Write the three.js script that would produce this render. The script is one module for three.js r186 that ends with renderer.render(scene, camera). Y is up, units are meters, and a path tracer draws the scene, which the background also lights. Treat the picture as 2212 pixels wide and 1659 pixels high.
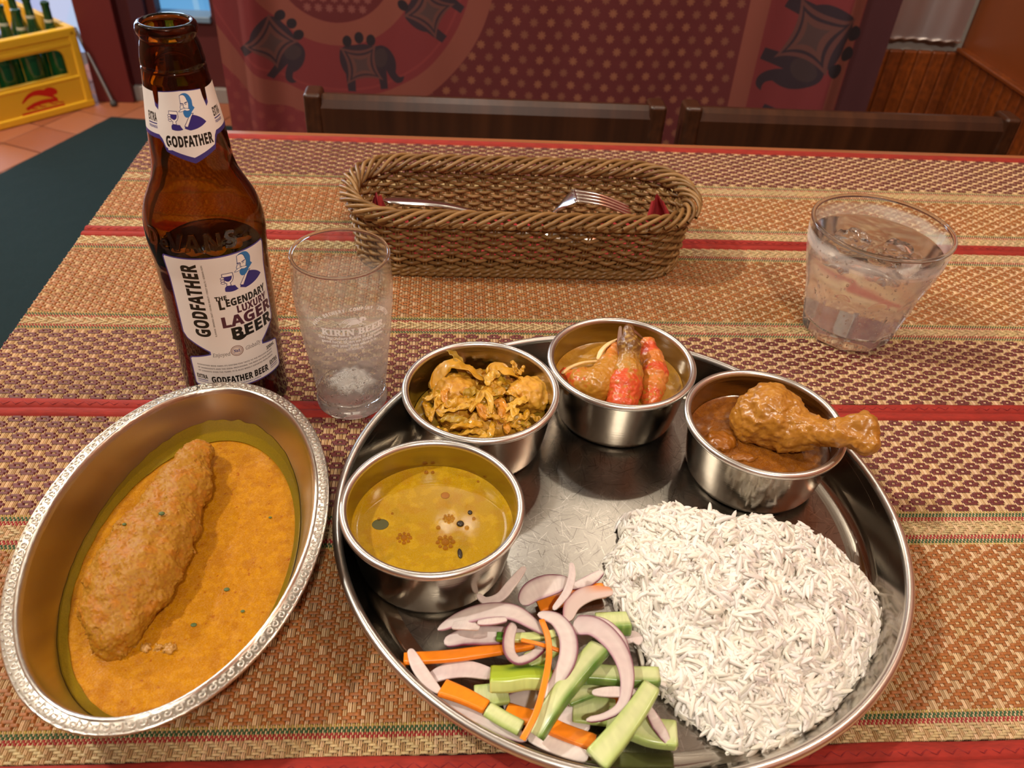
import * as THREE from 'three';
import { RoundedBoxGeometry } from 'three/addons/geometries/RoundedBoxGeometry.js';
import { mergeGeometries, mergeVertices } from 'three/addons/utils/BufferGeometryUtils.js';
import { RectAreaLightUniformsLib } from 'three/addons/lights/RectAreaLightUniformsLib.js';
import { TextGeometry } from 'three/addons/geometries/TextGeometry.js';
import { FontLoader } from 'three/addons/loaders/FontLoader.js';
import { createNoise3D } from 'simplex-noise';

// ---------------------------------------------------------------- camera, light, exposure
RectAreaLightUniformsLib.init();
const Y = 0.75;                                   // height of the mat's top above the floor
const scene = new THREE.Scene();
scene.background = new THREE.Color(0x0b0a0a);
const camera = new THREE.PerspectiveCamera(50.173, 2212 / 1659, 0.02, 30);
camera.position.set(0, Y + 0.3437, 0);
camera.setRotationFromMatrix(new THREE.Matrix4().makeBasis(new THREE.Vector3(0.99691, 0.05624, 0.05488), new THREE.Vector3(-0.00866, 0.77282, -0.63456), new THREE.Vector3(-0.07810, 0.63212, 0.77092)));
camera.focus = 0.47; camera.userData.fStop = 14;
const renderer = new THREE.WebGLRenderer();
renderer.toneMapping = THREE.LinearToneMapping;
renderer.toneMappingExposure = 0.5;
renderer.shadowMap.enabled = true;
const WARM = new THREE.Color(1.0, 0.88, 0.7), NEUTRAL = new THREE.Color(1.0, 0.94, 0.83), DAY = new THREE.Color(0.62, 0.82, 1.0);
const CEILING = 2.42;
// globe lamps of the room, some added for their light: [x, y, z, intensity, colour, globe radius, label]
const LAMPS = [
  [0.0, 2.06, -1.385, 0.45, NEUTRAL, 0.02, 'left glass globe of the twin wall lamp above the printed cloth'],
  [0.052, 2.06, -1.385, 0.45, NEUTRAL, 0.02, 'right glass globe of the twin wall lamp above the printed cloth'],
  [0.42, 2.1, -1.385, 0.5, WARM, 0.022, 'added single globe light on the wall right of the twin, brightening the tray'],  // added wall light that lifts the brightness of the tray
  [-1.0, 2.12, -0.42, 11, NEUTRAL, 0.045, 'glass globe pendant lamp hanging left of the table'],
  [0.12, 2.2, 0.75, 10, NEUTRAL, 0.05, 'glass globe pendant lamp hanging behind the viewer'],
  [0.78, 2.15, -0.5, 3.6, WARM, 0.04, 'glass globe lamp high on the right wall'],
  [-1.7, 2.15, -2.1, 19, WARM, 0.045, 'added unseen globe light brightening the crate and entrance floor']];  // added unseen light, there to brighten the crate and entrance tiles

// ---------------------------------------------------------------- helpers
let seed = 20240611;
const rnd = () => { seed = (seed + 0x6D2B79F5) | 0; let t = Math.imul(seed ^ (seed >>> 15), 1 | seed); t = (t + Math.imul(t ^ (t >>> 7), 61 | t)) ^ t; return ((t ^ (t >>> 14)) >>> 0) / 4294967296; };
const rr = (a, b) => a + (b - a) * rnd();
const noise = createNoise3D(rnd);
const fbm = (x, y, z, o = 4) => { let s = 0, a = 0.5, f = 1; for (let i = 0; i < o; i++) { s += a * noise(x * f, y * f, z * f); a *= 0.5; f *= 2.03; } return s; };
const V = (x, y, z) => new THREE.Vector3(x, y, z);
const lerp = THREE.MathUtils.lerp, clamp = THREE.MathUtils.clamp, smooth = THREE.MathUtils.smoothstep, TAU = Math.PI * 2, R = (d) => d * Math.PI / 180;
const C = (r, g, b) => new THREE.Color().setRGB(r, g, b);
const used = {};
const numbered = (n) => { const k = used[n] = (used[n] ?? -1) + 1; return k ? n + '_' + String(k).padStart(3, '0') : n; };
const lit = (m) => { m.castShadow = m.receiveShadow = true; return m; };
function tag(o, label, category, group, kind) { o.userData.label = label; if (category) o.userData.category = category; if (group) o.userData.group = group; if (kind) o.userData.kind = kind; return o; }
function thing(name, label, category, [x, y, z] = [0, 0, 0], turn = 0, group) {
  const o = new THREE.Group(); o.name = numbered(name); o.position.set(x, y, z); o.rotation.y = turn; scene.add(o); return tag(o, label, category, group);
}
function obj(name, geo, mat, parent, label) {
  const g = Array.isArray(geo) ? (geo.length > 1 ? mergeGeometries(geo.map((q) => { const w = q.index ? q.toNonIndexed() : q; for (const k of Object.keys(w.attributes)) if (!['position', 'normal', 'uv', 'color'].includes(k)) w.deleteAttribute(k); return w; })) : geo[0]) : geo;
  const m = lit(new THREE.Mesh(g, mat)); m.name = parent ? name : numbered(name); (parent ?? scene).add(m); if (label) m.userData.label = label; return m;
}
function struct(name, geo, mat, parent) { const m = obj(name, geo, mat, parent); if (!parent) { m.name = name; m.userData.kind = 'structure'; } return m; }
const box = (w, h, d, x = 0, y = 0, z = 0, rad = 0) => { const g = rad ? new RoundedBoxGeometry(w, h, d, 2, rad) : new THREE.BoxGeometry(w, h, d); return g.translate(x, y, z); };
const lathe = (pts, n = 96) => new THREE.LatheGeometry(pts.map(([r, y]) => new THREE.Vector2(r, y)), n);
const curve = (pts, closed = false, t = 'centripetal') => new THREE.CatmullRomCurve3(pts.map((p) => p.isVector3 ? p : V(...p)), closed, t);
const tube = (pts, r, seg = 24, rad = 6, closed = false) => new THREE.TubeGeometry(pts.getPoint ? pts : curve(pts, closed), seg, r, rad, closed);
function gridGeo(nu, nv, fn, closedU = false) {        // fn(u, v) -> [x, y, z, uvx?, uvy?]
  const p = [], uv = [], idx = [];
  for (let j = 0; j <= nv; j++) for (let i = 0; i <= nu; i++) { const q = fn(i / nu, j / nv); p.push(q[0], q[1], q[2]); uv.push(q[3] ?? i / nu, q[4] ?? j / nv); }
  for (let j = 0; j < nv; j++) for (let i = 0; i < nu; i++) { const a = j * (nu + 1) + i, b = a + 1, c = a + nu + 1, d = c + 1; idx.push(a, b, d, a, d, c); }
  const g = new THREE.BufferGeometry(); g.setAttribute('position', new THREE.Float32BufferAttribute(p, 3)); g.setAttribute('uv', new THREE.Float32BufferAttribute(uv, 2)); g.setIndex(idx); g.computeVertexNormals();
  if (closedU) { const n = g.attributes.normal; for (let j = 0; j <= nv; j++) { const a = j * (nu + 1), b = a + nu, s = V(n.getX(a) + n.getX(b), n.getY(a) + n.getY(b), n.getZ(a) + n.getZ(b)).normalize(); n.setXYZ(a, s.x, s.y, s.z); n.setXYZ(b, s.x, s.y, s.z); } }
  return g;
}
function blob(sdf, lo, hi, cell) {                     // surface nets on a signed distance
  const n = [0, 1, 2].map((k) => Math.ceil((hi[k] - lo[k]) / cell) + 1), [nx, ny, nz] = n, f = new Float32Array(nx * ny * nz), at = (i, j, k) => (k * ny + j) * nx + i;
  for (let k = 0; k < nz; k++) for (let j = 0; j < ny; j++) for (let i = 0; i < nx; i++) f[at(i, j, k)] = sdf(lo[0] + i * cell, lo[1] + j * cell, lo[2] + k * cell);
  const id = new Int32Array(nx * ny * nz).fill(-1), pos = [], idx = [];
  for (let k = 0; k < nz - 1; k++) for (let j = 0; j < ny - 1; j++) for (let i = 0; i < nx - 1; i++) {
    let x = 0, y = 0, z = 0, c = 0; const v = [];
    for (let q = 0; q < 8; q++) v.push(f[at(i + (q & 1), j + (q >> 1 & 1), k + (q >> 2))]);
    for (let q = 0; q < 8; q++) for (const b of [1, 2, 4]) if (!(q & b) && (v[q] < 0) !== (v[q | b] < 0)) { const t = v[q] / (v[q] - v[q | b]); x += (q & 1) + (b === 1 ? t : 0); y += (q >> 1 & 1) + (b === 2 ? t : 0); z += (q >> 2) + (b === 4 ? t : 0); c++; }
    if (c) { id[at(i, j, k)] = pos.length / 3; pos.push(lo[0] + (i + x / c) * cell, lo[1] + (j + y / c) * cell, lo[2] + (k + z / c) * cell); }
  }
  const quad = (a, b, c, d, flip) => { if (a < 0 || b < 0 || c < 0 || d < 0) return; flip ? idx.push(a, c, b, a, d, c) : idx.push(a, b, c, a, c, d); };
  for (let k = 1; k < nz - 1; k++) for (let j = 1; j < ny - 1; j++) for (let i = 1; i < nx - 1; i++) {
    const s = f[at(i, j, k)] < 0;
    if (s !== f[at(i + 1, j, k)] < 0) quad(id[at(i, j - 1, k - 1)], id[at(i, j, k - 1)], id[at(i, j, k)], id[at(i, j - 1, k)], !s);
    if (s !== f[at(i, j + 1, k)] < 0) quad(id[at(i - 1, j, k - 1)], id[at(i - 1, j, k)], id[at(i, j, k)], id[at(i, j, k - 1)], !s);
    if (s !== f[at(i, j, k + 1)] < 0) quad(id[at(i - 1, j - 1, k)], id[at(i, j - 1, k)], id[at(i, j, k)], id[at(i - 1, j, k)], !s);
  }
  const g = new THREE.BufferGeometry(); g.setAttribute('position', new THREE.Float32BufferAttribute(pos, 3)); g.setIndex(idx); g.computeVertexNormals(); return g;
}
const smin = (a, b, k) => { const h = Math.max(k - Math.abs(a - b), 0) / k; return Math.min(a, b) - h * h * k / 4; };
function cap(p, a, b, ra, rb) {                        // tapered capsule distance
  const ax = b[0] - a[0], ay = b[1] - a[1], az = b[2] - a[2], px = p[0] - a[0], py = p[1] - a[1], pz = p[2] - a[2], t = clamp((px * ax + py * ay + pz * az) / (ax * ax + ay * ay + az * az), 0, 1);
  return Math.hypot(px - ax * t, py - ay * t, pz - az * t) - lerp(ra, rb, t);
}
function paint(g, fn) {                                // vertex colours: fn(x, y, z, i) -> [r, g, b]
  const p = g.attributes.position, c = new Float32Array(p.count * 3);
  for (let i = 0; i < p.count; i++) c.set(fn(p.getX(i), p.getY(i), p.getZ(i), i), i * 3);
  g.setAttribute('color', new THREE.BufferAttribute(c, 3)); return g;
}
const mix3 = (a, b, t) => [lerp(a[0], b[0], t), lerp(a[1], b[1], t), lerp(a[2], b[2], t)];
function canvasTex(w, h, draw, srgb = true) {
  const c = document.createElement('canvas'); c.width = w; c.height = h; draw(c.getContext('2d'), w, h);
  const t = new THREE.CanvasTexture(c); if (srgb) t.colorSpace = THREE.SRGBColorSpace; t.magFilter = THREE.LinearFilter; t.wrapS = t.wrapT = THREE.RepeatWrapping; return t;
}
function dataTex(w, h, fn, srgb = false) {             // fn(x, y) in pixels -> grey or [r, g, b], 0..1
  const d = new Uint8Array(w * h * 4);
  for (let y = 0; y < h; y++) for (let x = 0; x < w; x++) { const q = fn(x, y), o = (y * w + x) * 4; for (let k = 0; k < 3; k++) d[o + k] = clamp((srgb ? Math.pow(Math.max(0, q.length ? q[k] : q), 1 / 2.2) : q.length ? q[k] : q) * 255, 0, 255); d[o + 3] = 255; }
  const t = new THREE.DataTexture(d, w, h); if (srgb) t.colorSpace = THREE.SRGBColorSpace; t.magFilter = t.minFilter = THREE.LinearFilter; t.wrapS = t.wrapT = THREE.RepeatWrapping; t.needsUpdate = true; return t;
}
const std = (o) => new THREE.MeshStandardMaterial(o), phys = (o) => new THREE.MeshPhysicalMaterial(o);
const loopNoise = (x, y, w, h, s, z = 0) => { const a = x / w * TAU, b = y / h * TAU; return noise(Math.cos(a) * s + z, Math.sin(a) * s + Math.cos(b) * s * 1.3, Math.sin(b) * s * 1.3 - z); };

// ---------------------------------------------------------------- shared materials
const woodTex = dataTex(512, 512, (x, y) => { const n = noise(x / 400, y / 14, 3) * 0.5 + noise(x / 90, y / 4, 7) * 0.35 + noise(x / 200, y / 60, 1) * 0.4; const t = clamp(0.5 + n * 0.5, 0, 1); return [lerp(0.05, 0.16, t), lerp(0.018, 0.06, t), lerp(0.008, 0.022, t)]; }, true);
const M = {
  darkWood: std({ map: woodTex, color: C(0.42, 0.35, 0.3), roughness: 0.34 }),
  tableWood: std({ map: woodTex, color: C(3.0, 2.6, 2.2), roughness: 0.3 }),
  steel: phys({ color: C(0.55, 0.52, 0.48), metalness: 1, roughness: 0.24 }),
  brightSteel: phys({ color: C(0.76, 0.74, 0.7), metalness: 1, roughness: 0.3 }),
};
// ---------------------------------------------------------------- the room
const plaster = std({ color: C(0.5, 0.4, 0.31), roughness: 0.9, bumpMap: dataTex(256, 256, (x, y) => 0.5 + 0.4 * loopNoise(x, y, 256, 256, 9)), bumpScale: 0.002 });
const redWall = std({ color: C(0.1, 0.016, 0.016), roughness: 0.55 });
const warmWall = std({ color: C(0.25, 0.075, 0.025), roughness: 0.5 });
const ZB = -1.5, ZD = -2.86, XR = ({ x: 0.9262, y: -0.0917 }).x;      // wall behind the chairs, door wall, right wall
struct('ceiling', box(4.6, 0.1, 6.4, -0.9, CEILING + 0.05, -0.8), std({ color: C(0.13, 0.085, 0.055), roughness: 0.8 }));
{
  const f = struct('floor', box(4.6, 0.1, 6.4, -0.9, -0.056, -0.8), std({ color: C(0.16, 0.12, 0.1), roughness: 0.9 }));
  // terracotta tiles, one mesh each where the photograph shows them
  const tileGeo = [0, 1, 2].map(() => box(0.147, 0.008, 0.147, 0, 0, 0, 0.003)), tm = [[0.4, 0.13, 0.055], [0.47, 0.16, 0.07], [0.36, 0.11, 0.05], [0.43, 0.15, 0.075]].map((c) => std({ color: C(...c), roughness: 0.38, bumpMap: plaster.bumpMap, bumpScale: 0.001 }));
  const turn = R(-25), cx = -1.25, cz = -2.5;
  for (let i = -14; i <= 14; i++) for (let j = -14; j <= 14; j++) {
    const x = cx + (i * Math.cos(turn) + j * Math.sin(turn)) * 0.15, z = cz + (-i * Math.sin(turn) + j * Math.cos(turn)) * 0.15;
    if (x < -2.35 || x > -0.45 || z > -0.6 || z < -3.22) continue;
    const t = obj('tile', tileGeo[(i + j + 60) % 3], tm[Math.floor(rnd() * 4)], f); t.position.set(x, -0.003 + rr(-0.0006, 0.0006), z); t.rotation.y = turn;
  }
}
// wall behind the chairs: panelled wainscot, steel sheet above, cloth hung before it
const XL = ({ x: -0.3867, y: -0.0414 }).x;
{
  const wb = struct('wall_back', box(XR - XL + 0.05, CEILING, 0.08, (XR + XL + 0.07) / 2, CEILING / 2, ZB - 0.05), std({ color: C(0.3, 0.27, 0.24), roughness: 0.85 }));
  const topY = Y + ({ x: 0.9262, y: -0.0917 }).y, boards = [0, 1, 2, 3].map((k) => std({ map: woodTex, color: C(1.6 + k * 0.14, 0.85 + k * 0.08, 0.3), roughness: 0.45 }));
  const pg = box(0.0268, topY, 0.012, 0, topY / 2, 0, 0.004);
  for (let x = XR - 0.004, i = 0; x > XR - 0.34; x -= 0.0275, i++) { const b = obj('plank', pg, boards[i % 4], wb); b.position.set(x, 0, ZB - 0.006); }
  const wr = struct('wall_right', box(0.08, CEILING, 4.6, XR + 0.05, CEILING / 2, ZB + 2.2), std({ color: C(0.24, 0.055, 0.011), roughness: 0.42 }));
  const pr = box(0.012, topY + 0.006, 0.0268, 0, topY / 2, 0, 0.004);
  for (let z = ZB + 0.015, i = 0; z < -0.75; z += 0.0275, i++) { const b = obj('plank', pr, boards[(i * 3) % 4], wr); b.position.set(XR + 0.006, 0, z); }
  obj('cap_rail', box(0.018, 0.007, 0.8, XR + 0.004, topY + 0.006, ZB + 0.4, 0.002), boards[2], wr);
  // steel sheet leaning in the corner above the wainscot
  const sh = thing('steel_sheet', 'dull grey reflective metal sheet above the wooden wainscot in the corner', 'metal sheet', [XR - 0.1, topY + 0.02, ZB + 0.002]);
  obj('sheet', gridGeo(24, 12, (u, v) => [(u - 0.5) * 0.19, v * 0.5, 0.004 * Math.sin(u * 9) * (1 - v) + 0.001 * Math.sin(u * 31)]), phys({ color: C(0.62, 0.57, 0.58), metalness: 0.85, roughness: 0.42, side: THREE.DoubleSide }), sh);
  obj('hem', tube(Array.from({ length: 25 }, (_, i) => [(i / 24 - 0.5) * 0.19, 0.001 + 0.0012 * Math.sin(i * 2.1), 0.004 * Math.sin(i / 24 * 9) + 0.002]), 0.0022, 60), M.brightSteel, sh);
}
// far door wall with a low window, vestibule of lit glass beyond
{
  const xl = ({ x: -1.1857, y: -0.4388 }).x, w0 = ({ x: -0.947, y: -0.4847 }), w1 = ({ x: -0.7746, y: -0.4848 }), sill = Y + w0.y;
  const wd = struct('wall_door', [box(w0.x - xl, CEILING, 0.1, (w0.x + xl) / 2, CEILING / 2, ZD - 0.05), box(1.6 + 0.4, CEILING, 0.1, w1.x + 1.0, CEILING / 2, ZD - 0.05), box(w1.x - w0.x, sill, 0.1, (w0.x + w1.x) / 2, sill / 2, ZD - 0.05), box(w1.x - w0.x, CEILING - 1.9, 0.1, (w0.x + w1.x) / 2, (CEILING + 1.9) / 2, ZD - 0.05)], redWall);
  obj('pilaster', box(0.05, CEILING, 0.03, w0.x - 0.05, CEILING / 2, ZD + 0.015, 0.004), std({ color: C(0.05, 0.012, 0.02), roughness: 0.5 }), wd);
  obj('pilaster', box(0.12, CEILING, 0.05, xl + 0.06, CEILING / 2, ZD + 0.02, 0.004), std({ color: C(0.13, 0.014, 0.014), roughness: 0.5 }), wd);
  obj('skirting', box(0.42, 0.05, 0.02, xl + 0.33, 0.025, ZD + 0.012, 0.003), std({ color: C(0.3, 0.27, 0.25), roughness: 0.6 }), wd);
  const frost = (a, b, c) => canvasTex(256, 256, (g, w, h) => { g.fillStyle = a; g.fillRect(0, 0, w, h); for (let i = 0; i < 60; i++) { g.fillStyle = [b, c, '#ffffff'][i % 3]; g.globalAlpha = 0.25; g.beginPath(); g.ellipse(rnd() * w, rnd() * h, rr(6, 40), rr(4, 24), rnd() * 3, 0, 7); g.fill(); } });
  const win = struct('window_1', box(w1.x - w0.x, 1.9 - sill, 0.01, (w0.x + w1.x) / 2, (1.9 + sill) / 2, ZD - 0.06), std({ color: 0x111111, emissive: C(1.6, 1.6, 1.6), emissiveMap: frost('#6fb4ea', '#4f9ad8', '#9fd2f4'), roughness: 0.3 }));
  obj('window_sill', box(w1.x - w0.x, 0.02, 0.1, (w0.x + w1.x) / 2, sill + 0.006, ZD - 0.03, 0.004), std({ color: C(0.2, 0.3, 0.42), roughness: 0.4 }), win);
  const gl = struct('window_2', box(1.3, 2.1, 0.02, xl - 0.66, 1.05, -3.32), std({ color: 0x111111, emissive: C(1.8, 1.8, 1.8), emissiveMap: frost('#b9c3ee', '#e07fd0', '#86c6f2'), roughness: 0.3 }));
  for (const x of [xl - 0.05, xl - 0.62, xl - 1.2]) obj('window_frame', box(0.04, 2.1, 0.05, x, 1.05, -3.29, 0.004), std({ color: C(0.4, 0.42, 0.5), roughness: 0.4, metalness: 0.6 }), gl);
  struct('wall_vestibule', [box(0.1, CEILING, 0.5, xl + 0.05, CEILING / 2, -3.1), box(1.4, 0.4, 0.1, xl - 0.6, CEILING - 0.16, -3.32), box(1.6, CEILING, 0.1, xl - 2.0, CEILING / 2, -3.32)], redWall);
  const day = new THREE.RectAreaLight(DAY, 13, 1.2, 1.9); day.position.set(xl - 0.66, 1.1, -3.28); day.lookAt(xl - 0.3, 0.9, -1); scene.add(day);
  const day2 = new THREE.RectAreaLight(DAY, 8, w1.x - w0.x, 1.9 - sill); day2.position.set((w0.x + w1.x) / 2, (1.9 + sill) / 2, ZD - 0.045); day2.lookAt((w0.x + w1.x) / 2, 0.9, 0); scene.add(day2);
  const rod = thing('metal_rod', 'thin grey metal rod leaning on the dark red wall by the crate', 'rod');
  const a = ({ x: -1.2074, y: -0.5182 }), b = ({ x: -1.1219, y: -0.7288 });
  obj('shaft', tube([[a.x, Y + a.y, -2.84], [(a.x + b.x) / 2, Y + (a.y + b.y) / 2, -2.81], [b.x, 0.012, -2.78]], 0.006, 12, 8), std({ color: C(0.3, 0.29, 0.3), metalness: 0.8, roughness: 0.4 }), rod);
  obj('tip', new THREE.SphereGeometry(0.011, 12, 8).translate(b.x, 0.011, -2.78), std({ color: C(0.06, 0.06, 0.06), roughness: 0.6 }), rod);
}
struct('wall_left', box(0.1, CEILING, 6.4, -3.15, CEILING / 2, -0.8), warmWall);
struct('wall_front', box(4.6, CEILING, 0.1, -0.9, CEILING / 2, 2.35), warmWall);
struct('wall_partition', [box(0.05, CEILING, 0.06, XL + 0.02, CEILING / 2, ZB - 0.05)], redWall);
for (const [x, y, z, I, col, r, label] of LAMPS) {
  const d = thing('globe_lamp', label, 'lamp', [x, y, z]), wall = r < 0.03;
  obj('globe', new THREE.SphereGeometry(r, 32, 20), std({ color: 0x333333, emissive: col.clone().multiplyScalar(9), roughness: 0.4 }), d);
  obj('holder', lathe([[0.004, r * 1.02], [r * 0.55, r * 1.02], [r * 0.5, r * 1.7], [0.004, r * 1.75]], 24), M.darkWood, d);
  obj('stem', wall ? tube([[0, r * 1.5, 0], [0, r * 2.4, -0.03], [0, r * 2.4, -0.12]], 0.005, 16, 8) : tube([[0, r * 1.6, 0], [0, (CEILING - y) / 2, 0], [0, CEILING - y, 0]], 0.004, 8, 8), M.darkWood, d);
  const p = new THREE.PointLight(col, I, 0, 2); p.position.set(x, y, z); p.castShadow = true; p.shadow.radius = r * 0.9 / 0.02; scene.add(p);
}
// printed cloth hung behind the chairs
{
  const x0 = XL, x1 = XR - 0.16, y0 = 0.05, y1 = 1.72, W = 2048, H = 2048, sx = W / (x1 - x0), sy = H / (y1 - y0), X = (x) => (x - x0) * sx, YY = (y) => H - (y + Y - y0) * sy;
  const tex = canvasTex(W, H, (g) => {
    g.fillStyle = '#70292b'; g.fillRect(0, 0, W, H);
    const motif = (x, y, s, turn) => { g.save(); g.translate(X(x), YY(y)); g.scale(sx * s / 100, sy * s / 100); g.rotate(turn);
      g.fillStyle = '#2f2028'; g.beginPath(); g.moveTo(-46, -34); g.quadraticCurveTo(-54, -10, -44, 8); g.lineTo(-46, 40); g.lineTo(-32, 42); g.lineTo(-28, 14); g.lineTo(14, 10); g.lineTo(14, 42); g.lineTo(27, 42); g.lineTo(30, 8); g.quadraticCurveTo(36, 30, 46, 34); g.quadraticCurveTo(58, 36, 60, 22); g.quadraticCurveTo(50, 28, 46, 14); g.quadraticCurveTo(54, -8, 42, -26); g.quadraticCurveTo(32, -40, 16, -34); g.quadraticCurveTo(0, -44, -18, -40); g.quadraticCurveTo(-36, -44, -46, -34); g.fill();
      g.fillStyle = '#3a2a2c'; g.beginPath(); g.ellipse(24, -14, 12, 17, 0.3, 0, 7); g.fill(); g.fillStyle = '#241a20'; for (const [x, y] of [[-30, -48], [-8, -52], [12, -46]]) { g.beginPath(); g.ellipse(x, y, 8, 10, 0.2, 0, 7); g.fill(); }
      for (const [k, c] of [[1, '#5a3532'], [0.8, '#2f2028'], [0.66, '#5c3833'], [0.4, '#4a3433']]) { g.fillStyle = c; g.beginPath(); g.moveTo(-34 * k - 12, -36 * k - 4); g.quadraticCurveTo(-12, -18 * k - 4, 32 * k - 12, -34 * k - 4); g.quadraticCurveTo(16 * k - 12, -4, 34 * k - 12, 30 * k - 4); g.quadraticCurveTo(-12, 14 * k - 4, -34 * k - 12, 32 * k - 4); g.quadraticCurveTo(-18 * k - 12, -4, -34 * k - 12, -36 * k - 4); g.fill(); }
      g.restore(); };
    const star = (x, y, s, c) => { g.save(); g.translate(X(x), YY(y)); g.scale(sx * s, sy * s); g.fillStyle = c; for (let k = 0; k < 8; k++) { g.rotate(TAU / 8); g.beginPath(); g.ellipse(0, 0.62, 0.2, 0.42, 0, 0, 7); g.fill(); } g.beginPath(); g.arc(0, 0, 0.28, 0, 7); g.fill(); g.restore(); };
    const ring = (cx, cy, a, b, c) => { g.fillStyle = c; g.beginPath(); g.ellipse(X(cx), YY(cy), b * sx, b * sy, 0, 0, TAU); g.ellipse(X(cx), YY(cy), a * sx, a * sy, 0, 0, TAU, true); g.fill(); };
    const mx = -0.19, my = 0.03, dark = '#5a2021', band = '#7c4236', bx = 0.5;
    g.fillStyle = dark; g.fillRect(X(mx), 0, X(bx) - X(mx), H);
    for (let j = 0; j < 80; j++) for (let i = 0; i < 60; i++) { const x = -0.5 + i * 0.029 + (j % 2) * 0.0145, y = -0.75 + j * 0.0205; if (x < bx - 0.005) star(x, y, 0.0074, x < mx ? '#7a3531' : i * 7 + j * 3 & 1 ? '#84513a' : '#754534'); }
    ring(mx, my, 0, 0.262, '#70292b'); ring(mx, my, 0.225, 0.262, band); ring(mx, my, 0.1, 0.137, band); ring(mx, my, 0, 0.1, dark); ring(mx, my, 0.21, 0.214, '#7a3030');
    for (let j = -8; j < 9; j++) for (let i = -8; i < 9; i++) { const x = mx + i * 0.018 + (j & 1) * 0.009, y = my + j * 0.0155; if (Math.hypot(x - mx, y - my) < 0.092) star(x, y, 0.0068, '#7c4640'); }
    for (let k = 0; k < 7; k++) { const a = R(235 + k * 51.4), q = 0.178; motif(mx + Math.cos(a) * q, my + Math.sin(a) * q, 0.095, -a - Math.PI / 2 + 0.15); }
    g.fillStyle = band; g.fillRect(X(bx), 0, 0.034 * sx, H); g.fillRect(X(0.668), 0, 0.03 * sx, H);
    g.fillStyle = '#4a2226'; g.fillRect(X(0.7), 0, W, H);
    for (let k = 0; k < 9; k++) motif(0.61, -0.63 + k * 0.185, 0.15, Math.PI / 2 + 0.25);
  });
  const fold = (x, y) => 0.012 * noise(x * 3.2, y * 0.7, 5) + 0.006 * noise(x * 9, y * 1.2, 9) + 0.028 * Math.exp(-(((x - XL - 0.06 - 0.02 * (y - 0.6)) / 0.022) ** 2)) - 0.012 * Math.exp(-(((x - XL - 0.105) / 0.02) ** 2)) + 0.018 * Math.exp(-(((x - 0.665 - 0.0) / 0.02) ** 2));
  const cl = thing('wall_cloth', 'maroon printed cloth with animal medallions hung on the wall behind the chairs', 'wall hanging', [0, 0, 0]);
  const front = gridGeo(220, 60, (u, v) => { const x = lerp(x0, x1, u), y = lerp(y0, y1, v); return [x, y, -1.44 + fold(x, y) - 0.02 * smooth(x, 0.6, 0.8), u, v]; });
  obj('cloth', front, std({ map: tex, roughness: 0.95, side: THREE.DoubleSide }), cl);
  obj('rod', tube([[x0 - 0.03, y1, -1.435], [x1 + 0.03, y1, -1.45]], 0.009, 4, 8), M.darkWood, cl);
}
// dark green carpet runner
{
  const a = [-1.2649, -2.2408], b = [-1.097, -2.675], c = [-0.9797, -2.662], dx = c[0] - b[0], dz = c[1] - b[1], L = 1 / Math.hypot(dx, dz), fx = b[0] - a[0], fz = b[1] - a[1], F = 1 / Math.hypot(fx, fz);
  const g = gridGeo(60, 120, (u, v) => { const s = v * 2.9, t = u * 0.95; return [b[0] - fx * F * s + dx * L * t, 0.008 + 0.0012 * fbm(u * 18, v * 50, 2), b[1] - fz * F * s + dz * L * t, t * 6, s * 6]; });
  const rug = thing('carpet_runner', 'dark green short pile carpet runner on the terracotta floor', 'carpet');
  obj('pile', g, std({ color: C(0.006, 0.034, 0.037), roughness: 0.97, side: THREE.DoubleSide, map: dataTex(256, 256, (x, y) => { const n = 0.75 + 0.25 * loopNoise(x, y, 256, 256, 12) + rr(-0.18, 0.18); return [n, n, n]; }), bumpMap: dataTex(256, 256, () => rnd()), bumpScale: 0.004 }), rug);
  obj('backing', gridGeo(1, 1, (u, v) => [b[0] - fx * F * v * 2.9 + dx * L * u * 0.95, 0.0055, b[1] - fz * F * v * 2.9 + dz * L * u * 0.95]), std({ color: C(0.02, 0.02, 0.02), roughness: 1, side: THREE.DoubleSide }), rug);
}
// ---------------------------------------------------------------- table, chairs
const MATX0 = -0.2955, MATX1 = 0.9, TZ0 = [0.1311, -0.8319][1] - 0.003, TZ1 = -0.03;
{
  const t = thing('dining_table', 'wooden dining table under the woven mat', 'table', [(MATX0 + 0.9) / 2, 0, (TZ0 + TZ1) / 2]);
  const w = 0.9 - MATX0, d = TZ1 - TZ0;
  obj('tabletop', box(w, 0.028, d, 0, Y - 0.0035 - 0.014, 0, 0.006), M.tableWood, t);
  for (const s of [-1, 1]) for (const q of [-1, 1]) obj('leg', box(0.05, Y - 0.032, 0.05, s * (w / 2 - 0.06), (Y - 0.032) / 2, q * (d / 2 - 0.06), 0.006), M.darkWood, t);
  for (const q of [-1, 1]) obj('apron', box(w - 0.14, 0.06, 0.02, 0, Y - 0.061, q * (d / 2 - 0.06), 0.003), M.darkWood, t);
}
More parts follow.
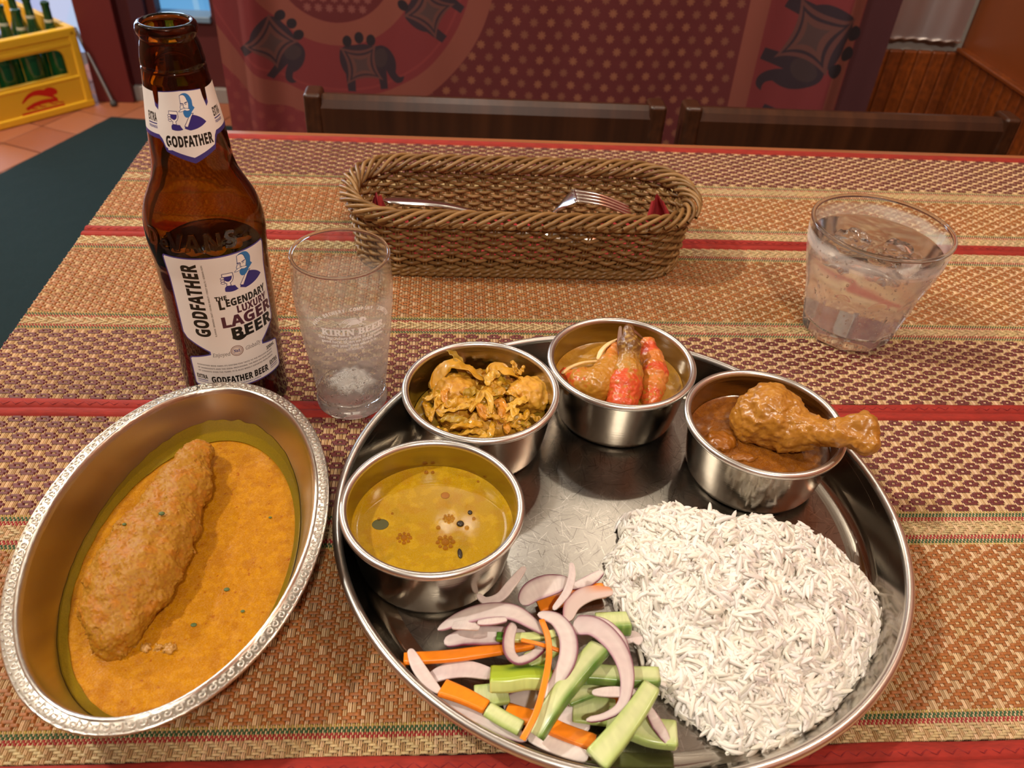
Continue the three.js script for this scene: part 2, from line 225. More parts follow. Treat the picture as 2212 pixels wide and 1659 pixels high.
function chair(x0, x1, label) {
  const w = x1 - x0, t = thing('dining_chair', label, 'chair', [(x0 + x1) / 2, 0, -0.95], 0, 'dark wooden chairs across the table'), top = Y - 0.002;
  const rail = new THREE.ExtrudeGeometry(new THREE.Shape([[-0.011, 0], [0.011, 0], [0.0125, 0.058], [0.009, 0.066], [0.002, 0.0695], [-0.006, 0.068], [-0.011, 0.06]].map((p) => new THREE.Vector2(...p))), { depth: w - 0.036, bevelEnabled: true, bevelSize: 0.0015, bevelThickness: 0.001, bevelSegments: 2 }).rotateY(-Math.PI / 2).translate((w - 0.036) / 2, top - 0.0745, 0);
  obj('top_rail', rail, M.darkWood, t);
  for (const s of [-1, 1]) {
    obj('back_post', box(0.021, top, 0.032, s * (w / 2 - 0.0105), top / 2, -0.001, 0.005), M.darkWood, t);
    obj('front_leg', box(0.034, 0.42, 0.034, s * (w / 2 - 0.03), 0.21, 0.36, 0.005), M.darkWood, t);
  }
  obj('seat', box(w - 0.01, 0.035, 0.38, 0, 0.435, 0.19, 0.012), M.darkWood, t);
  for (let k = -1; k <= 1; k++) obj('slat', box(0.05, 0.24, 0.012, k * 0.11, top - 0.19, 0.001, 0.003), M.darkWood, t);
  obj('lower_rail', box(w - 0.04, 0.04, 0.018, 0, top - 0.31, 0.001, 0.004), M.darkWood, t);
}
chair(-0.1669, 0.2548, 'dark wooden chair across the table behind the wicker basket');
chair(0.2767, 0.6937, 'dark wooden chair across the table nearest the wall corner');

// ---------------------------------------------------------------- woven reed mat (real strands, tiled)
{
  const mat = thing('reed_mat', 'woven straw table mat with maroon and orange bands joined by red tape', 'table mat', [0, Y, 0]);
  const PR = 0.00101, PS = 0.00162, NR = 16, TW = PR * NR;
  const STRAW = [[0.6, 0.4, 0.215], [0.51, 0.32, 0.155], [0.69, 0.48, 0.285], [0.41, 0.235, 0.1]];
  const MAROON = [0.13, 0.016, 0.015], ORANGE = [0.33, 0.105, 0.017], GREEN = [0.025, 0.085, 0.025], RED = [0.34, 0.016, 0.016], YELLOW = [0.45, 0.31, 0.07], BEIGE = [0.5, 0.36, 0.17];
  const mm = std({ vertexColors: true, roughness: 0.58, side: THREE.DoubleSide });
  function weave(rows0, ps, reedTone, fineReeds) {
    const rows = rows0.map(([q, ...r]) => [q.length < NR ? [...q].map((k) => k + k).join('') : q, ...r]);          // rows: [pattern of 8 or 16 chars, colour, relative width]
    const p = [], c = [], idx = [], D = rows.length * ps;
    const push = (x, y, z, col) => { p.push(x, y, z); c.push(...col); return p.length / 3 - 1; };
    for (let j = 0; j < NR; j++) {                        // reeds along z, arched a little between the strands
      const tone = mix3(STRAW[((j >> 1) * 5 + reedTone) % 4], STRAW[(j + 2) % 4], rnd() * 0.5), xc = (j + 0.5) * PR + (j % 2 ? -0.07 : 0.07) * PR + rr(-0.04, 0.04) * PR, rad = PR * (fineReeds ? 0.38 : 0.43), n = rows.length;
      let prev = null;
      for (let s = 0; s <= n * 2; s++) {
        const row = rows[clamp(Math.floor((s - 0.0001) / 2), 0, n - 1)][0], r2 = rows[Math.floor(s / 2) % n][0], under = (row[j] === '1' ? 1 : 0) + (r2[j] === '1' ? 1 : 0), y = -0.0002 - under * 0.0003, ring = [];
        for (let q = 0; q < 5; q++) { const a = Math.PI * q / 4; ring.push(push(xc - Math.cos(a) * rad, -0.0019 + (y + 0.0019) * Math.sin(a), s * ps / 2, tone.map((v) => v * (0.9 + 0.12 * ((q * 7 + j * 3 + s) % 3) / 2)))); }
        if (prev) for (let q = 0; q < 4; q++) idx.push(prev[q], ring[q], ring[q + 1], prev[q], ring[q + 1], prev[q + 1]);
        prev = ring;
      }
    }
    rows.forEach(([pat, col, wd = 0.94], i) => {           // strands along x, over where the pattern says 1
      const zc = (i + 0.5) * ps + rr(-0.04, 0.04) * ps, hw = ps * wd / 2; let prev = null;
      for (let s = 0; s <= NR * 2; s++) {
        const on = (k) => pat[(k + NR) % NR] === '1', k = s / 2;
        const up = s % 2 ? (on((s - 1) / 2) ? 1 : 0) : (on(k - 1) && on(k) ? 1 : on(k - 1) || on(k) ? 0.5 : 0);
        const y = lerp(-0.0019, 0.00026, up), tone = 0.88 + 0.2 * noise(i * 3.1 + pat.length, s * 0.9, 4 + reedTone), q = [];
        for (let e = -1; e <= 1; e++) q.push(push(s * PR / 2, y - Math.abs(e) * 0.00055 * (up > 0.4 ? 1 : 0.3), zc + e * hw, col.map((v) => v * (e ? tone * 0.92 : tone))));
        if (prev) for (let e = 0; e < 2; e++) idx.push(prev[e], prev[e + 1], q[e + 1], prev[e], q[e + 1], q[e]);
        prev = q;
      }
    });
    const g = new THREE.BufferGeometry(); g.setAttribute('position', new THREE.Float32BufferAttribute(p, 3)); g.setAttribute('color', new THREE.Float32BufferAttribute(c, 3)); g.setIndex(idx); g.computeVertexNormals(); return [g, D];
  }
  const birdseye = ['0011111100000000', '1111001111000000', '0111111110000000', '0000000000111111', '1100000011110011', '1000000001111111'], twin = ['01110001', '11011000', '01110001', '00010111', '10001101', '00010111'];
  const plain = (k) => k % 2 ? '1010101010101010' : '0101010101010101', herring = ['11001100', '01100110', '00110011', '10011001', '00110011', '01100110'];
  const field = (pats, col, k) => weave(pats.map((q) => [q, col, 1.04]), PS, k);
  const fields = { maroon: [0, 1].map((k) => field(birdseye, MAROON, k)), orange: [0, 1].map((k) => field(twin, ORANGE, k + 1)) };
  const edgeA = [[plain(0), YELLOW], [plain(1), GREEN], [plain(0), GREEN], [plain(1), RED], [plain(0), RED]], beige = (n) => Array.from({ length: n }, (_, i) => [herring[i % 6], BEIGE, 0.9]), rev = (a) => a.slice().reverse();
  const count = Math.ceil((MATX1 - MATX0) / TW), tmp = new THREE.Matrix4(), col = new THREE.Color(), colTone = Array.from({ length: count }, () => rr(0.97, 1.03));
  function lay(name, tiles, z0, z1) {                      // fills z0 < z < z1 (z0 is the far side)
    const D = tiles[0][1], n = Math.max(1, Math.round((z1 - z0) / D)), s = (z1 - z0) / (n * D);
    tiles.forEach(([g], v) => {
      const list = []; for (let j = 0; j < n; j++) for (let i = 0; i < count; i++) if ((i * 7 + j * 13 + (i * j) % 3) % tiles.length === v) list.push([i, j]);
      const im = lit(new THREE.InstancedMesh(g, mm, list.length)); im.name = name; im.userData.kind = 'stuff';
      list.forEach(([i, j], k) => { tmp.makeScale(1, 1 + 0.1 * Math.sin(i * 1.7 + j), s).setPosition(MATX0 + i * TW, 0, z0 + j * D * s); im.setMatrixAt(k, tmp); const t = colTone[i] * rr(0.94, 1.06); im.setColorAt(k, col.setRGB(t, t * rr(0.97, 1.02), t * rr(0.93, 1.03))); });
      mat.add(im);
    });
  }
  const band = (rows, k) => [weave(rows, 0.00145, k, true)];
  // z of the seams, far to near
  const zFar = -0.8142, t1a = -0.6118 - 0.0083, t1b = -0.6118 + 0.0083, gt = -0.4958, gb = -0.475, t2a = -0.4017, t2b = -0.3853, g2t = -0.3065, g2b = -0.2818, g3 = -0.1822, t3a = -0.1711, t3b = t3a + 0.0165, zEnd = -0.05;
  const bandA = [...edgeA, ...beige(7), ...rev(edgeA)];
  lay('woven_maroon', fields.maroon, zFar + 0.011, -0.726); lay('woven_stripe', band(bandA, 0), -0.726, -0.701); lay('woven_orange', fields.orange, -0.701, t1a - 0.019); lay('woven_stripe', band([...edgeA, ...beige(8)], 1), t1a - 0.019, t1a);
  lay('woven_stripe', band([...beige(8), ...rev(edgeA)], 2), t1b, t1b + 0.02); lay('woven_orange', fields.orange, t1b + 0.02, gt); lay('woven_stripe', band(bandA, 3), gt, gb); lay('woven_maroon', fields.maroon, gb, t2a);
  lay('woven_maroon', fields.maroon, t2b, g2t); lay('woven_stripe', band(bandA, 1), g2t, g2b); lay('woven_orange', fields.orange, g2b, g3 - 0.0035); lay('woven_stripe', band([...edgeA, ...beige(6)], 2), g3 - 0.0035, t3a);
  lay('woven_stripe', band([...beige(8), ...rev(edgeA)], 0), t3b, t3b + 0.02); lay('woven_orange', fields.orange, t3b + 0.02, zEnd);
  const W = MATX1 - MATX0;
  obj('backing', box(W, 0.001, zEnd - zFar, MATX0 + W / 2, -0.0026, (zEnd + zFar) / 2), std({ color: C(0.03, 0.012, 0.008), roughness: 1 }), mat);
  const tapeTex = dataTex(512, 64, (x, y) => { const n = 0.82 + 0.12 * noise(x / 30, y / 40, 2) + 0.1 * noise(x / 9, y / 9, 5) + rr(-0.05, 0.05); return [n, n * 0.97, n * 0.96]; });
  const tapeM = std({ map: tapeTex, color: C(0.32, 0.017, 0.007), roughness: 0.85, side: THREE.DoubleSide });
  const tape = (za, zb, ph) => obj('red_tape', gridGeo(420, 10, (u, v) => { const x = MATX0 + u * W, e = 4 * v * (1 - v); return [x, -0.0012 + 0.0021 * Math.sqrt(e) + 0.0003 * noise(x * 60 + v * 25, ph, v * 2) * e, lerp(za, zb, v) + 0.0006 * noise(x * 14, ph, 3), x * 3.2, v]; }), tapeM, mat);
  tape(zFar - 0.0015, zFar + 0.0115, 1);
  for (const [a, b, k] of [[t1a, t1b, 2], [t2a, t2b, 3], [t3a, t3b, 4]]) { const m = a + (b - a) * 0.52; tape(a, m + 0.0002, k); tape(m, b, k + 7); }
  const thread = std({ color: C(0.22, 0.008, 0.012), roughness: 0.7 });
  for (const [a, b] of [[t1a, t1b], [t2a, t2b], [t3a, t3b]]) {
    const pts = [], zc = a + (b - a) * 0.34, n = 330; for (let i = 0; i <= n; i++) pts.push(V(MATX0 + i * W / n, 0.00085, zc + (i % 2 ? 0.0014 : -0.0014) + 0.0004 * noise(i * 0.08, a * 9, 1)));
    const path = new THREE.CurvePath(); for (let i = 0; i < n; i++) path.add(new THREE.LineCurve3(pts[i], pts[i + 1]));
    obj('zigzag_stitching', new THREE.TubeGeometry(path, n * 2, 0.00022, 4), thread, mat);
  }
}
// ---------------------------------------------------------------- steel tray, bowls, oval dish
const scratchTex = (n, seedLen, size = 1024) => canvasTex(size, size, (g, w) => {
  g.fillStyle = '#808080'; g.fillRect(0, 0, w, w); g.lineCap = 'round';
  for (let i = 0; i < n; i++) { const x = rnd() * w, y = rnd() * w, a = rnd() * TAU, l = rr(0.15, 1) * seedLen; g.strokeStyle = rnd() < 0.5 ? '#303030' : '#d8d8d8'; g.globalAlpha = rr(0.15, 0.8); g.lineWidth = rr(0.5, 1.7); g.beginPath(); g.moveTo(x, y); g.quadraticCurveTo(x + Math.cos(a) * l / 2 + rr(-6, 6), y + Math.sin(a) * l / 2 + rr(-6, 6), x + Math.cos(a) * l, y + Math.sin(a) * l); g.stroke(); }
}, false);
const scratches = scratchTex(9000, 55, 2048);
// worn metal: dull grey with bright and dark hairline scratches
const scratchMap = canvasTex(2048, 2048, (g, w) => { g.fillStyle = '#b9b6b2'; g.fillRect(0, 0, w, w); for (let i = 0; i < 13000; i++) { const x = rnd() * w, y = rnd() * w, a = rnd() * TAU, l = rr(10, 75); g.strokeStyle = rnd() < 0.55 ? '#5b5753' : '#ffffff'; g.globalAlpha = rr(0.2, 0.85); g.lineWidth = rr(0.5, 1.6); g.beginPath(); g.moveTo(x, y); g.lineTo(x + Math.cos(a) * l, y + Math.sin(a) * l); g.stroke(); } });
const PLATE = { x: 0.0915, z: -0.2938, r: 0.1499 };
const bead = (cx, cy, r, a0, a1, n = 9) => Array.from({ length: n }, (_, i) => { const a = R(lerp(a0, a1, i / (n - 1))); return [cx + Math.cos(a) * r, cy + Math.sin(a) * r]; });
{
  const t = thing('thali_tray', 'large round scratched stainless steel tray holding four bowls, rice and salad', 'tray', [PLATE.x, Y, PLATE.z]);
  const planar = (g) => { const p = g.attributes.position, u = g.attributes.uv; for (let i = 0; i < p.count; i++) u.setXY(i, p.getX(i) * 3.2 + 0.5, p.getZ(i) * 3.2 + 0.5); return g; };
  const worn = phys({ color: C(0.62, 0.6, 0.57), metalness: 1, roughness: 0.24, map: scratchMap, bumpMap: scratches, bumpScale: 0.00004, side: THREE.DoubleSide });
  obj('floor_disc', planar(lathe([[0.1262, 0.002], [0.1, 0.0021], [0.05, 0.0021], [0, 0.0021]].reverse(), 128)), worn, t);
  const wallM = phys({ color: C(0.38, 0.35, 0.31), metalness: 1, roughness: 0.13, bumpMap: scratchTex(500, 160), bumpScale: 0.0001, side: THREE.DoubleSide });
  obj('wall', lathe([[0, 0], [0.126, 0], [0.134, 0.002], [0.1385, 0.006], [0.1462, 0.0212]], 160), wallM, t);
  obj('inner_wall', lathe([[0.1452, 0.0218], [0.138, 0.0078], [0.1355, 0.0042], [0.132, 0.0026], [0.1262, 0.002]], 160), wallM, t);
  obj('rolled_rim', lathe([...bead(0.1474, 0.0224, 0.0024, -130, 200, 14)], 160), M.brightSteel, t);
}
const BOWLS = [[-0.0068, -0.2745], [0.0192, -0.3628], [0.1056, -0.3907], [0.179, -0.337]];
const katoriM = phys({ color: C(0.42, 0.38, 0.32), metalness: 1, roughness: 0.15, bumpMap: dataTex(256, 512, (x, y) => 0.5 + 0.3 * noise(x / 300, y * 0.9, 3)), bumpScale: 0.00004, side: THREE.DoubleSide });
let bowl0;
['stainless steel bowl of yellow lentil soup on the tray', 'stainless steel bowl of yellow cabbage and potato on the tray', 'stainless steel bowl of prawn curry on the tray', 'stainless steel bowl of brown chicken curry on the tray'].forEach((label, i) => {
  let t;
  if (!i) {
    t = bowl0 = thing('steel_bowl', label, 'bowl', [0, 0, 0], 0, 'small steel bowls on the tray');
    obj('body', lathe([[0, 0], [0.03, 0], [0.0345, 0.0006], [0.0368, 0.0024], [0.0382, 0.006], [0.0404, 0.02], [0.0424, 0.036], [0.0428, 0.0384]], 128), katoriM, t);
    obj('inner_wall', lathe([[0.0417, 0.0392], [0.0415, 0.036], [0.0396, 0.02], [0.0374, 0.0064], [0.036, 0.003], [0.034, 0.0014], [0.03, 0.0008], [0, 0.0008]], 128), katoriM, t);
    obj('rolled_rim', lathe(bead(0.0434, 0.0396, 0.0021, -135, 195, 14), 128), M.brightSteel, t);
  } else { t = bowl0.clone(); t.name = numbered('steel_bowl'); scene.add(t); tag(t, label); }
  t.position.set(BOWLS[i][0], Y + 0.0022, BOWLS[i][1]); t.rotation.y = i * 1.3;
});
function liquid(name, label, [x, z], h, r, mat, rough, sc) {      // a level surface meeting the bowl's wall, closed underneath
  const t = thing(name, label, name.includes('soup') ? 'soup' : 'curry sauce', [x, Y + h, z]);
  const N = 96, rings = 44, top = gridGeo(N, rings, (u, v) => { const a = u * TAU, q = r * v, X = Math.cos(a) * q, Z = -Math.sin(a) * q; return [X, rough * (fbm(X * sc, Z * sc, 4 + h * 99, 4)) * (1 - v ** 8) + 0.0009 * v ** 30, Z, X * 11 + 0.5, Z * 11 + 0.5]; }, true);
  obj('surface', top, mat, t); obj('depth', lathe([[0, -0.012], [r * 0.95, -0.012], [r, 0.0006]], N), mat, t); return t;
}
const mottled = (base, spots, size = 512, f = 60) => dataTex(size, size, (x, y) => { let c = base; spots.forEach(([col, s, th, k], i) => { const n = fbm(x / f * s, y / f * s, 11 + i * 5, 4) ; c = mix3(c, col, k * smooth(n, th, th + 0.25)); }); const g = rr(-0.03, 0.03); return c.map((v) => v + g); }, true);
// ---------------------------------------------------------------- lentil soup
{
  const m = phys({ map: mottled([0.37, 0.21, 0.002], [[[0.44, 0.26, 0.006], 1.2, 0.0, 0.7], [[0.35, 0.17, 0.006], 0.7, 0.1, 0.6], [[0.26, 0.15, 0.008], 0.35, 0.25, 0.5]]), roughness: 0.03, specularIntensity: 0.4 });
  const h = 0.0272, s = liquid('lentil_soup', 'yellow lentil soup with mustard seeds and bubbles in the nearest steel bowl', BOWLS[0], h, 0.0403, m, 0.00002, 60);
  const put = (o, [x, , z], dy = 0) => { o.position.set(x - BOWLS[0][0], dy, z - BOWLS[0][1]); return o; };
  const seedM = std({ color: C(0.025, 0.016, 0.008), roughness: 0.35 });
  for (const [p, r, l] of [[[0.0069, 0.0275, -0.2746], 0.0019, 1], [[0.0119, 0.0275, -0.2821], 0.0012, 1.2], [[0.0066, 0.0275, -0.2558], 0.0012, 2.6]]) { const q = put(obj('mustard_seed', new THREE.SphereGeometry(r, 14, 10).scale(1, 0.7, l), seedM, s), p, 0.0002); q.rotation.y = 0.1; }
  const bub = phys({ color: C(0.8, 0.6, 0.2), roughness: 0.04, transmission: 0.94, thickness: 0, ior: 1.4 });
  for (const [X, k] of [[[-0.0005, 0.027, -0.2628], 1.35], [[-0.0207, 0.027, -0.2656], 1.1], [[0.0011, 0.027, -0.2781], 0.9]]) for (let i = 0; i < 9; i++) { const a = i * 0.78, q = i ? 0.0027 * k : 0; put(obj('bubble', new THREE.SphereGeometry(i ? 0.0009 * k * (0.8 + 0.3 * (i % 3) / 2) : 0.0016 * k, 12, 6, 0, TAU, 0, Math.PI / 2), bub, s), [X[0] + Math.cos(a) * q, 0, X[2] + Math.sin(a) * q], 0.0001); }
  for (const [p, r] of [[[-0.0041, 0.027, -0.2721], 0.0012], [[0.0102, 0.027, -0.272], 0.0012], [[0.0138, 0.027, -0.278], 0.001], [[-0.011, 0.027, -0.3105], 0.0012], [[-0.0076, 0.027, -0.3105], 0.001], [[0.0165, 0.027, -0.3038], 0.0008], [[-0.0338, 0.027, -0.2778], 0.001], [[-0.0274, 0.027, -0.2816], 0.0007]]) put(obj('bubble', new THREE.SphereGeometry(r, 12, 6, 0, TAU, 0, Math.PI / 2), bub, s), p, 0.0001);
  put(obj('curry_leaf', new THREE.SphereGeometry(0.0042, 16, 10).scale(1, 0.05, 0.85), std({ color: C(0.06, 0.055, 0.008), roughness: 0.5 }), s), [-0.0329, 0.027, -0.2746], 0.0001);
  put(obj('onion_bit', new THREE.SphereGeometry(0.0026, 12, 8).scale(0.9, 0.15, 0.9), std({ color: C(0.3, 0.11, 0.006), roughness: 0.5 }), s), [-0.0008, 0.027, -0.294], 0.0001);
}
// ---------------------------------------------------------------- ribbons of vegetable
function strip(pts, w, t, { roll = 0, ends = 0.5, seg = 26, color, wave = 0, flat = 0.5 } = {}) {   // w, t may be functions of v in 0..1
  const c = curve(pts), W = typeof w === 'function' ? w : () => w, T = typeof t === 'function' ? t : () => t, RO = typeof roll === 'function' ? roll : () => roll, section = flat > 0.65 ? Array.from({ length: 12 }, (_, q) => [Math.cos(q / 12 * TAU), Math.sin(q / 12 * TAU)]) : [[1, 0.5], [0.93, 0.92], [0.72, 1], [0.3, 1], [-0.3, 1], [-0.72, 1], [-0.93, 0.92], [-1, 0.5], [-1, -0.5], [-0.93, -0.92], [-0.72, -1], [-0.3, -1], [0.3, -1], [0.72, -1], [0.93, -0.92], [1, -0.5]], K = section.length, p = [], col = [], idx = [];
  for (let i = 0; i <= seg; i++) {
    const v = i / seg, o = c.getPointAt(v), tan = c.getTangentAt(v), side = V(-tan.z, 0, tan.x).normalize(), up = V().crossVectors(side, tan).normalize(), ro = RO(v); if (up.y < 0) up.negate();
    const S = side.clone().multiplyScalar(Math.cos(ro)).addScaledVector(up, Math.sin(ro)), U = up.clone().multiplyScalar(Math.cos(ro)).addScaledVector(side, -Math.sin(ro)), e = Math.min(1, Math.pow(Math.max(0, Math.min(v, 1 - v)) / 0.1 + (ends ? 0.0 : 1), 0.5) + (1 - ends)), k = clamp(e, 0.04, 1);
    for (let q = 0; q < K; q++) { const [cx, cy] = section[q], wob = wave ? wave * noise(v * 4, cx * 2, o.x * 90) : 0; const X = o.clone().addScaledVector(S, cx * W(v) / 2 * k).addScaledVector(U, cy * T(v) / 2 * k + wob); p.push(X.x, X.y, X.z); col.push(...color(cx, cy, v)); }
    if (i) for (let q = 0; q < K; q++) { const a = (i - 1) * K + q, b = (i - 1) * K + (q + 1) % K; idx.push(a, b, b + K, a, b + K, a + K); }
  }
  for (const [b, f] of [[0, 1], [seg * K, 0]]) { const o = c.getPointAt(b ? 1 : 0); p.push(o.x, o.y, o.z); col.push(...color(0, 0, b ? 1 : 0)); const n = p.length / 3 - 1; for (let q = 0; q < K; q++) f ? idx.push(n, b + (q + 1) % K, b + q) : idx.push(n, b + q, b + (q + 1) % K); }
  const g = new THREE.BufferGeometry(); g.setAttribute('position', new THREE.Float32BufferAttribute(p, 3)); g.setAttribute('color', new THREE.Float32BufferAttribute(col, 3)); g.setIndex(idx); g.computeVertexNormals(); return g;
}
const raise = (pts) => pts.map(([x, h, z]) => V(x, Y + h, z));
const vegM = phys({ vertexColors: true, roughness: 0.28, clearcoat: 0.2, clearcoatRoughness: 0.25 });
const onionM = phys({ vertexColors: true, roughness: 0.55, clearcoat: 0.25, clearcoatRoughness: 0.2, transmission: 0.25, thickness: 0 });
const grain3 = (c, v, cx, k = 0.1) => { const n = 1 + k * noise(v * 30, cx * 3, 7); return c.map((q) => q * n); };
const carrotC = (cx, cy, v) => grain3(mix3([0.86, 0.24, 0.012], [0.78, 0.2, 0.01], smooth(Math.abs(cx), 0.6, 1)), v, cx, 0.07);
const cukeC = (skin) => (cx, cy, v) => { const base = mix3([0.56, 0.6, 0.3], [0.4, 0.5, 0.15], smooth(Math.abs(cx), 0.3, 1)); return grain3(skin && cx * skin > 0.55 ? mix3(base, [0.05, 0.17, 0.012], smooth(cx * skin, 0.55, 0.85) * (0.75 + 0.25 * noise(v * 6, 1, 3))) : base, v, cx, 0.08); };
const onionC = (skin, tint = 0) => (cx, cy, v) => { const base = grain3(mix3([0.8, 0.7, 0.65], [0.62, 0.44, 0.45], tint * 0.8 + 0.2 * noise(v * 3, cx, 9) + 0.12 * noise(cx * 7, v * 2, 4)), v * 2, cx, 0.06); const rim = smooth(Math.abs(cx), 0.88, 0.96) * 0.75, deep = skin ? smooth(cx * skin, 0.62, 0.9) * (0.85 + 0.3 * noise(v * 5, 2, skin)) : 0; return skin ? mix3(mix3(base, [0.42, 0.13, 0.24], rim), [0.19, 0.012, 0.055], deep) : base; };
const taper = (w, a = 0.35) => (v) => w * (a + (1 - a) * Math.pow(Math.sin(Math.PI * clamp(v, 0.02, 0.98)), 0.6));
// ---------------------------------------------------------------- salad: one object per slice
const salad = (name, label, cat, pts, w, t, o) => { const g = strip(raise(pts), w, t, o), m = obj(name, g, cat === 'onion' ? onionM : vegM); return tag(m, label, cat, cat === 'onion' ? 'red onion slices in the salad' : cat === 'carrot' ? 'carrot sticks in the salad' : 'cucumber sticks in the salad'); };
const onion = (label, pts, w, o = {}) => salad('onion_slice', label, 'onion', pts, typeof w === 'number' ? taper(w * 1.15) : (v) => w(v) * 1.15, 0.0012, { color: onionC(o.skin ?? 1, o.tint ?? 0), ends: 0.6, seg: 34, flat: 0.34, ...o });
const carrot = (label, pts, w, t, o = {}) => salad('carrot_stick', label, 'carrot', pts, typeof w === 'function' ? (v) => w(v) * 1.25 : w * 1.25, t, { color: carrotC, ends: 0.05, flat: 0.3, ...o });
const cuke = (label, pts, w, t, o = {}) => salad('cucumber_stick', label, 'cucumber', pts, typeof w === 'function' ? (v) => w(v) * 1.3 : w * 1.3, t * 1.15, { color: cukeC(o.skin ?? 0), ends: 0.05, flat: 0.32, ...o });
carrot('wide flat carrot stick at the far left of the salad by the lentil bowl', [[-0.0186, 0.0125, -0.2085], [0.0025, 0.0128, -0.2093], [0.0246, 0.0128, -0.2124], [0.0401, 0.0122, -0.2154]], 0.0066, 0.0024, { roll: 0.5 });
carrot('long thin curved carrot shred lying on top of the salad', [[0.0433, 0.027, -0.2178], [0.0451, 0.0285, -0.2078], [0.0447, 0.029, -0.1979], [0.0413, 0.028, -0.1842], [0.0371, 0.026, -0.1732], [0.0315, 0.022, -0.1648]], 0.0022, 0.0012, {});
carrot('cut carrot wedge with a pointed corner near the tray rim', [[-0.0013, 0.0135, -0.1934], [0.008, 0.0135, -0.1893], [0.0177, 0.0135, -0.1839]], (v) => lerp(0.0082, 0.0058, v), 0.0026, { roll: 0.35 });
carrot('fine carrot thread crossing under the curved shred', [[0.0339, 0.023, -0.2102], [0.0422, 0.0245, -0.2068], [0.0504, 0.0235, -0.2043]], 0.0014, 0.0011, {});
carrot('broad orange carrot stick low at the front of the salad', [[0.0266, 0.0085, -0.1849], [0.04, 0.009, -0.1796], [0.0525, 0.009, -0.1734], [0.0634, 0.0085, -0.1694]], 0.0062, 0.0028, { roll: 0.2 });
carrot('short carrot piece half hidden behind the onion near the rice', [[0.0452, 0.0055, -0.2409], [0.0564, 0.006, -0.244], [0.0692, 0.0065, -0.2476], [0.0792, 0.0062, -0.2489]], 0.0068, 0.0025, {});
carrot('short carrot end under the purple edged onion arc', [[0.0341, 0.0185, -0.1942], [0.0404, 0.0185, -0.1934], [0.0479, 0.0175, -0.1952], [0.0547, 0.0165, -0.2001]], 0.0052, 0.0022, { roll: 0.4 });
carrot('small carrot tip near the bottom edge of the salad', [[0.074, 0.005, -0.1943], [0.076, 0.005, -0.1909], [0.0781, 0.005, -0.1882]], 0.0038, 0.002, {});
cuke('thick cucumber piece showing a dark green skin face', [[0.0197, 0.0165, -0.1954], [0.0266, 0.017, -0.195], [0.0358, 0.0172, -0.196], [0.0468, 0.0168, -0.1953]], 0.0108, 0.006, { skin: -0.01, roll: 0.55, color: (cx, cy, v) => cy > 0.2 && Math.abs(cx) < 0.95 ? mix3([0.34, 0.45, 0.03], [0.035, 0.12, 0.01], smooth(0.9 - Math.abs(cx + 0.15) * 2.2, 0.2, 0.6) * smooth(v, 0.15, 0.45)) : grain3([0.56, 0.62, 0.2], v, cx) });
cuke('cucumber stick with green skin lying toward the rice', [[0.0506, 0.017, -0.1965], [0.0634, 0.0175, -0.1962], [0.0785, 0.018, -0.1943], [0.0941, 0.0182, -0.1935]], 0.0062, 0.005, { skin: 1 });
cuke('pale green cucumber stick standing diagonally over the salad', [[0.0688, 0.024, -0.2051], [0.0593, 0.025, -0.1947], [0.0497, 0.0245, -0.1836], [0.0427, 0.022, -0.1752], [0.0373, 0.018, -0.1685]], (v) => lerp(0.0078, 0.006, v), 0.0042, { skin: -1, roll: -0.3 });
cuke('long pale cucumber stick at the front pointing to the tray rim', [[0.0888, 0.022, -0.1867], [0.0811, 0.0215, -0.177], [0.0701, 0.02, -0.1654], [0.0612, 0.0175, -0.1574]], (v) => lerp(0.0062, 0.0086, v), 0.0048, {});
cuke('small rolled pale cucumber piece beside the carrot wedge', [[0.0182, 0.0145, -0.1824], [0.0242, 0.0145, -0.1782], [0.0322, 0.0138, -0.1738]], 0.0056, 0.0042, { flat: 0.7 });
cuke('cucumber chunk touching the rice at the back of the salad', [[0.0711, 0.012, -0.225], [0.0776, 0.0125, -0.2249], [0.0867, 0.012, -0.2255]], 0.0088, 0.0058, { skin: 1, roll: 0.3 });
cuke('thick cucumber piece lying low between onion and rice', [[0.0704, 0.0075, -0.1799], [0.0807, 0.008, -0.1769], [0.0886, 0.0082, -0.1735], [0.0992, 0.008, -0.1721]], 0.0092, 0.005, {});
cuke('flat cucumber slice end peeping from under the green piece', [[0.0129, 0.009, -0.1914], [0.019, 0.0095, -0.1916], [0.0276, 0.009, -0.193]], 0.0078, 0.003, {});
cuke('thin cucumber strip under the onion arc in mid salad', [[0.0363, 0.017, -0.2032], [0.0439, 0.018, -0.2062], [0.0526, 0.018, -0.2117]], 0.0056, 0.0026, {});
cuke('cucumber sliver with a bright green end near the onion', [[0.0233, 0.016, -0.2168], [0.0309, 0.0165, -0.2158], [0.0411, 0.0165, -0.2162], [0.0503, 0.0155, -0.2178]], 0.0032, 0.0022, { color: (cx, cy, v) => mix3([0.08, 0.24, 0.02], [0.6, 0.66, 0.26], smooth(v, 0.12, 0.25)) });
cuke('cucumber strip lying across the middle below the diagonal stick', [[0.0532, 0.0115, -0.1877], [0.0614, 0.0125, -0.1903], [0.0704, 0.0128, -0.1932], [0.0781, 0.0125, -0.1949]], 0.0052, 0.0024, { skin: 1 });
cuke('wet cucumber heart slice with seeds low at the front', [[0.056, 0.0065, -0.186], [0.065, 0.007, -0.1848], [0.0747, 0.0065, -0.1836]], 0.0098, 0.0028, {});
onion('broad pale onion crescent with a purple rim at the back', [[0.0363, 0.0125, -0.2368], [0.042, 0.014, -0.2429], [0.0502, 0.0155, -0.2457], [0.0609, 0.0145, -0.2488]], taper(0.011, 0.25), { skin: -1 });
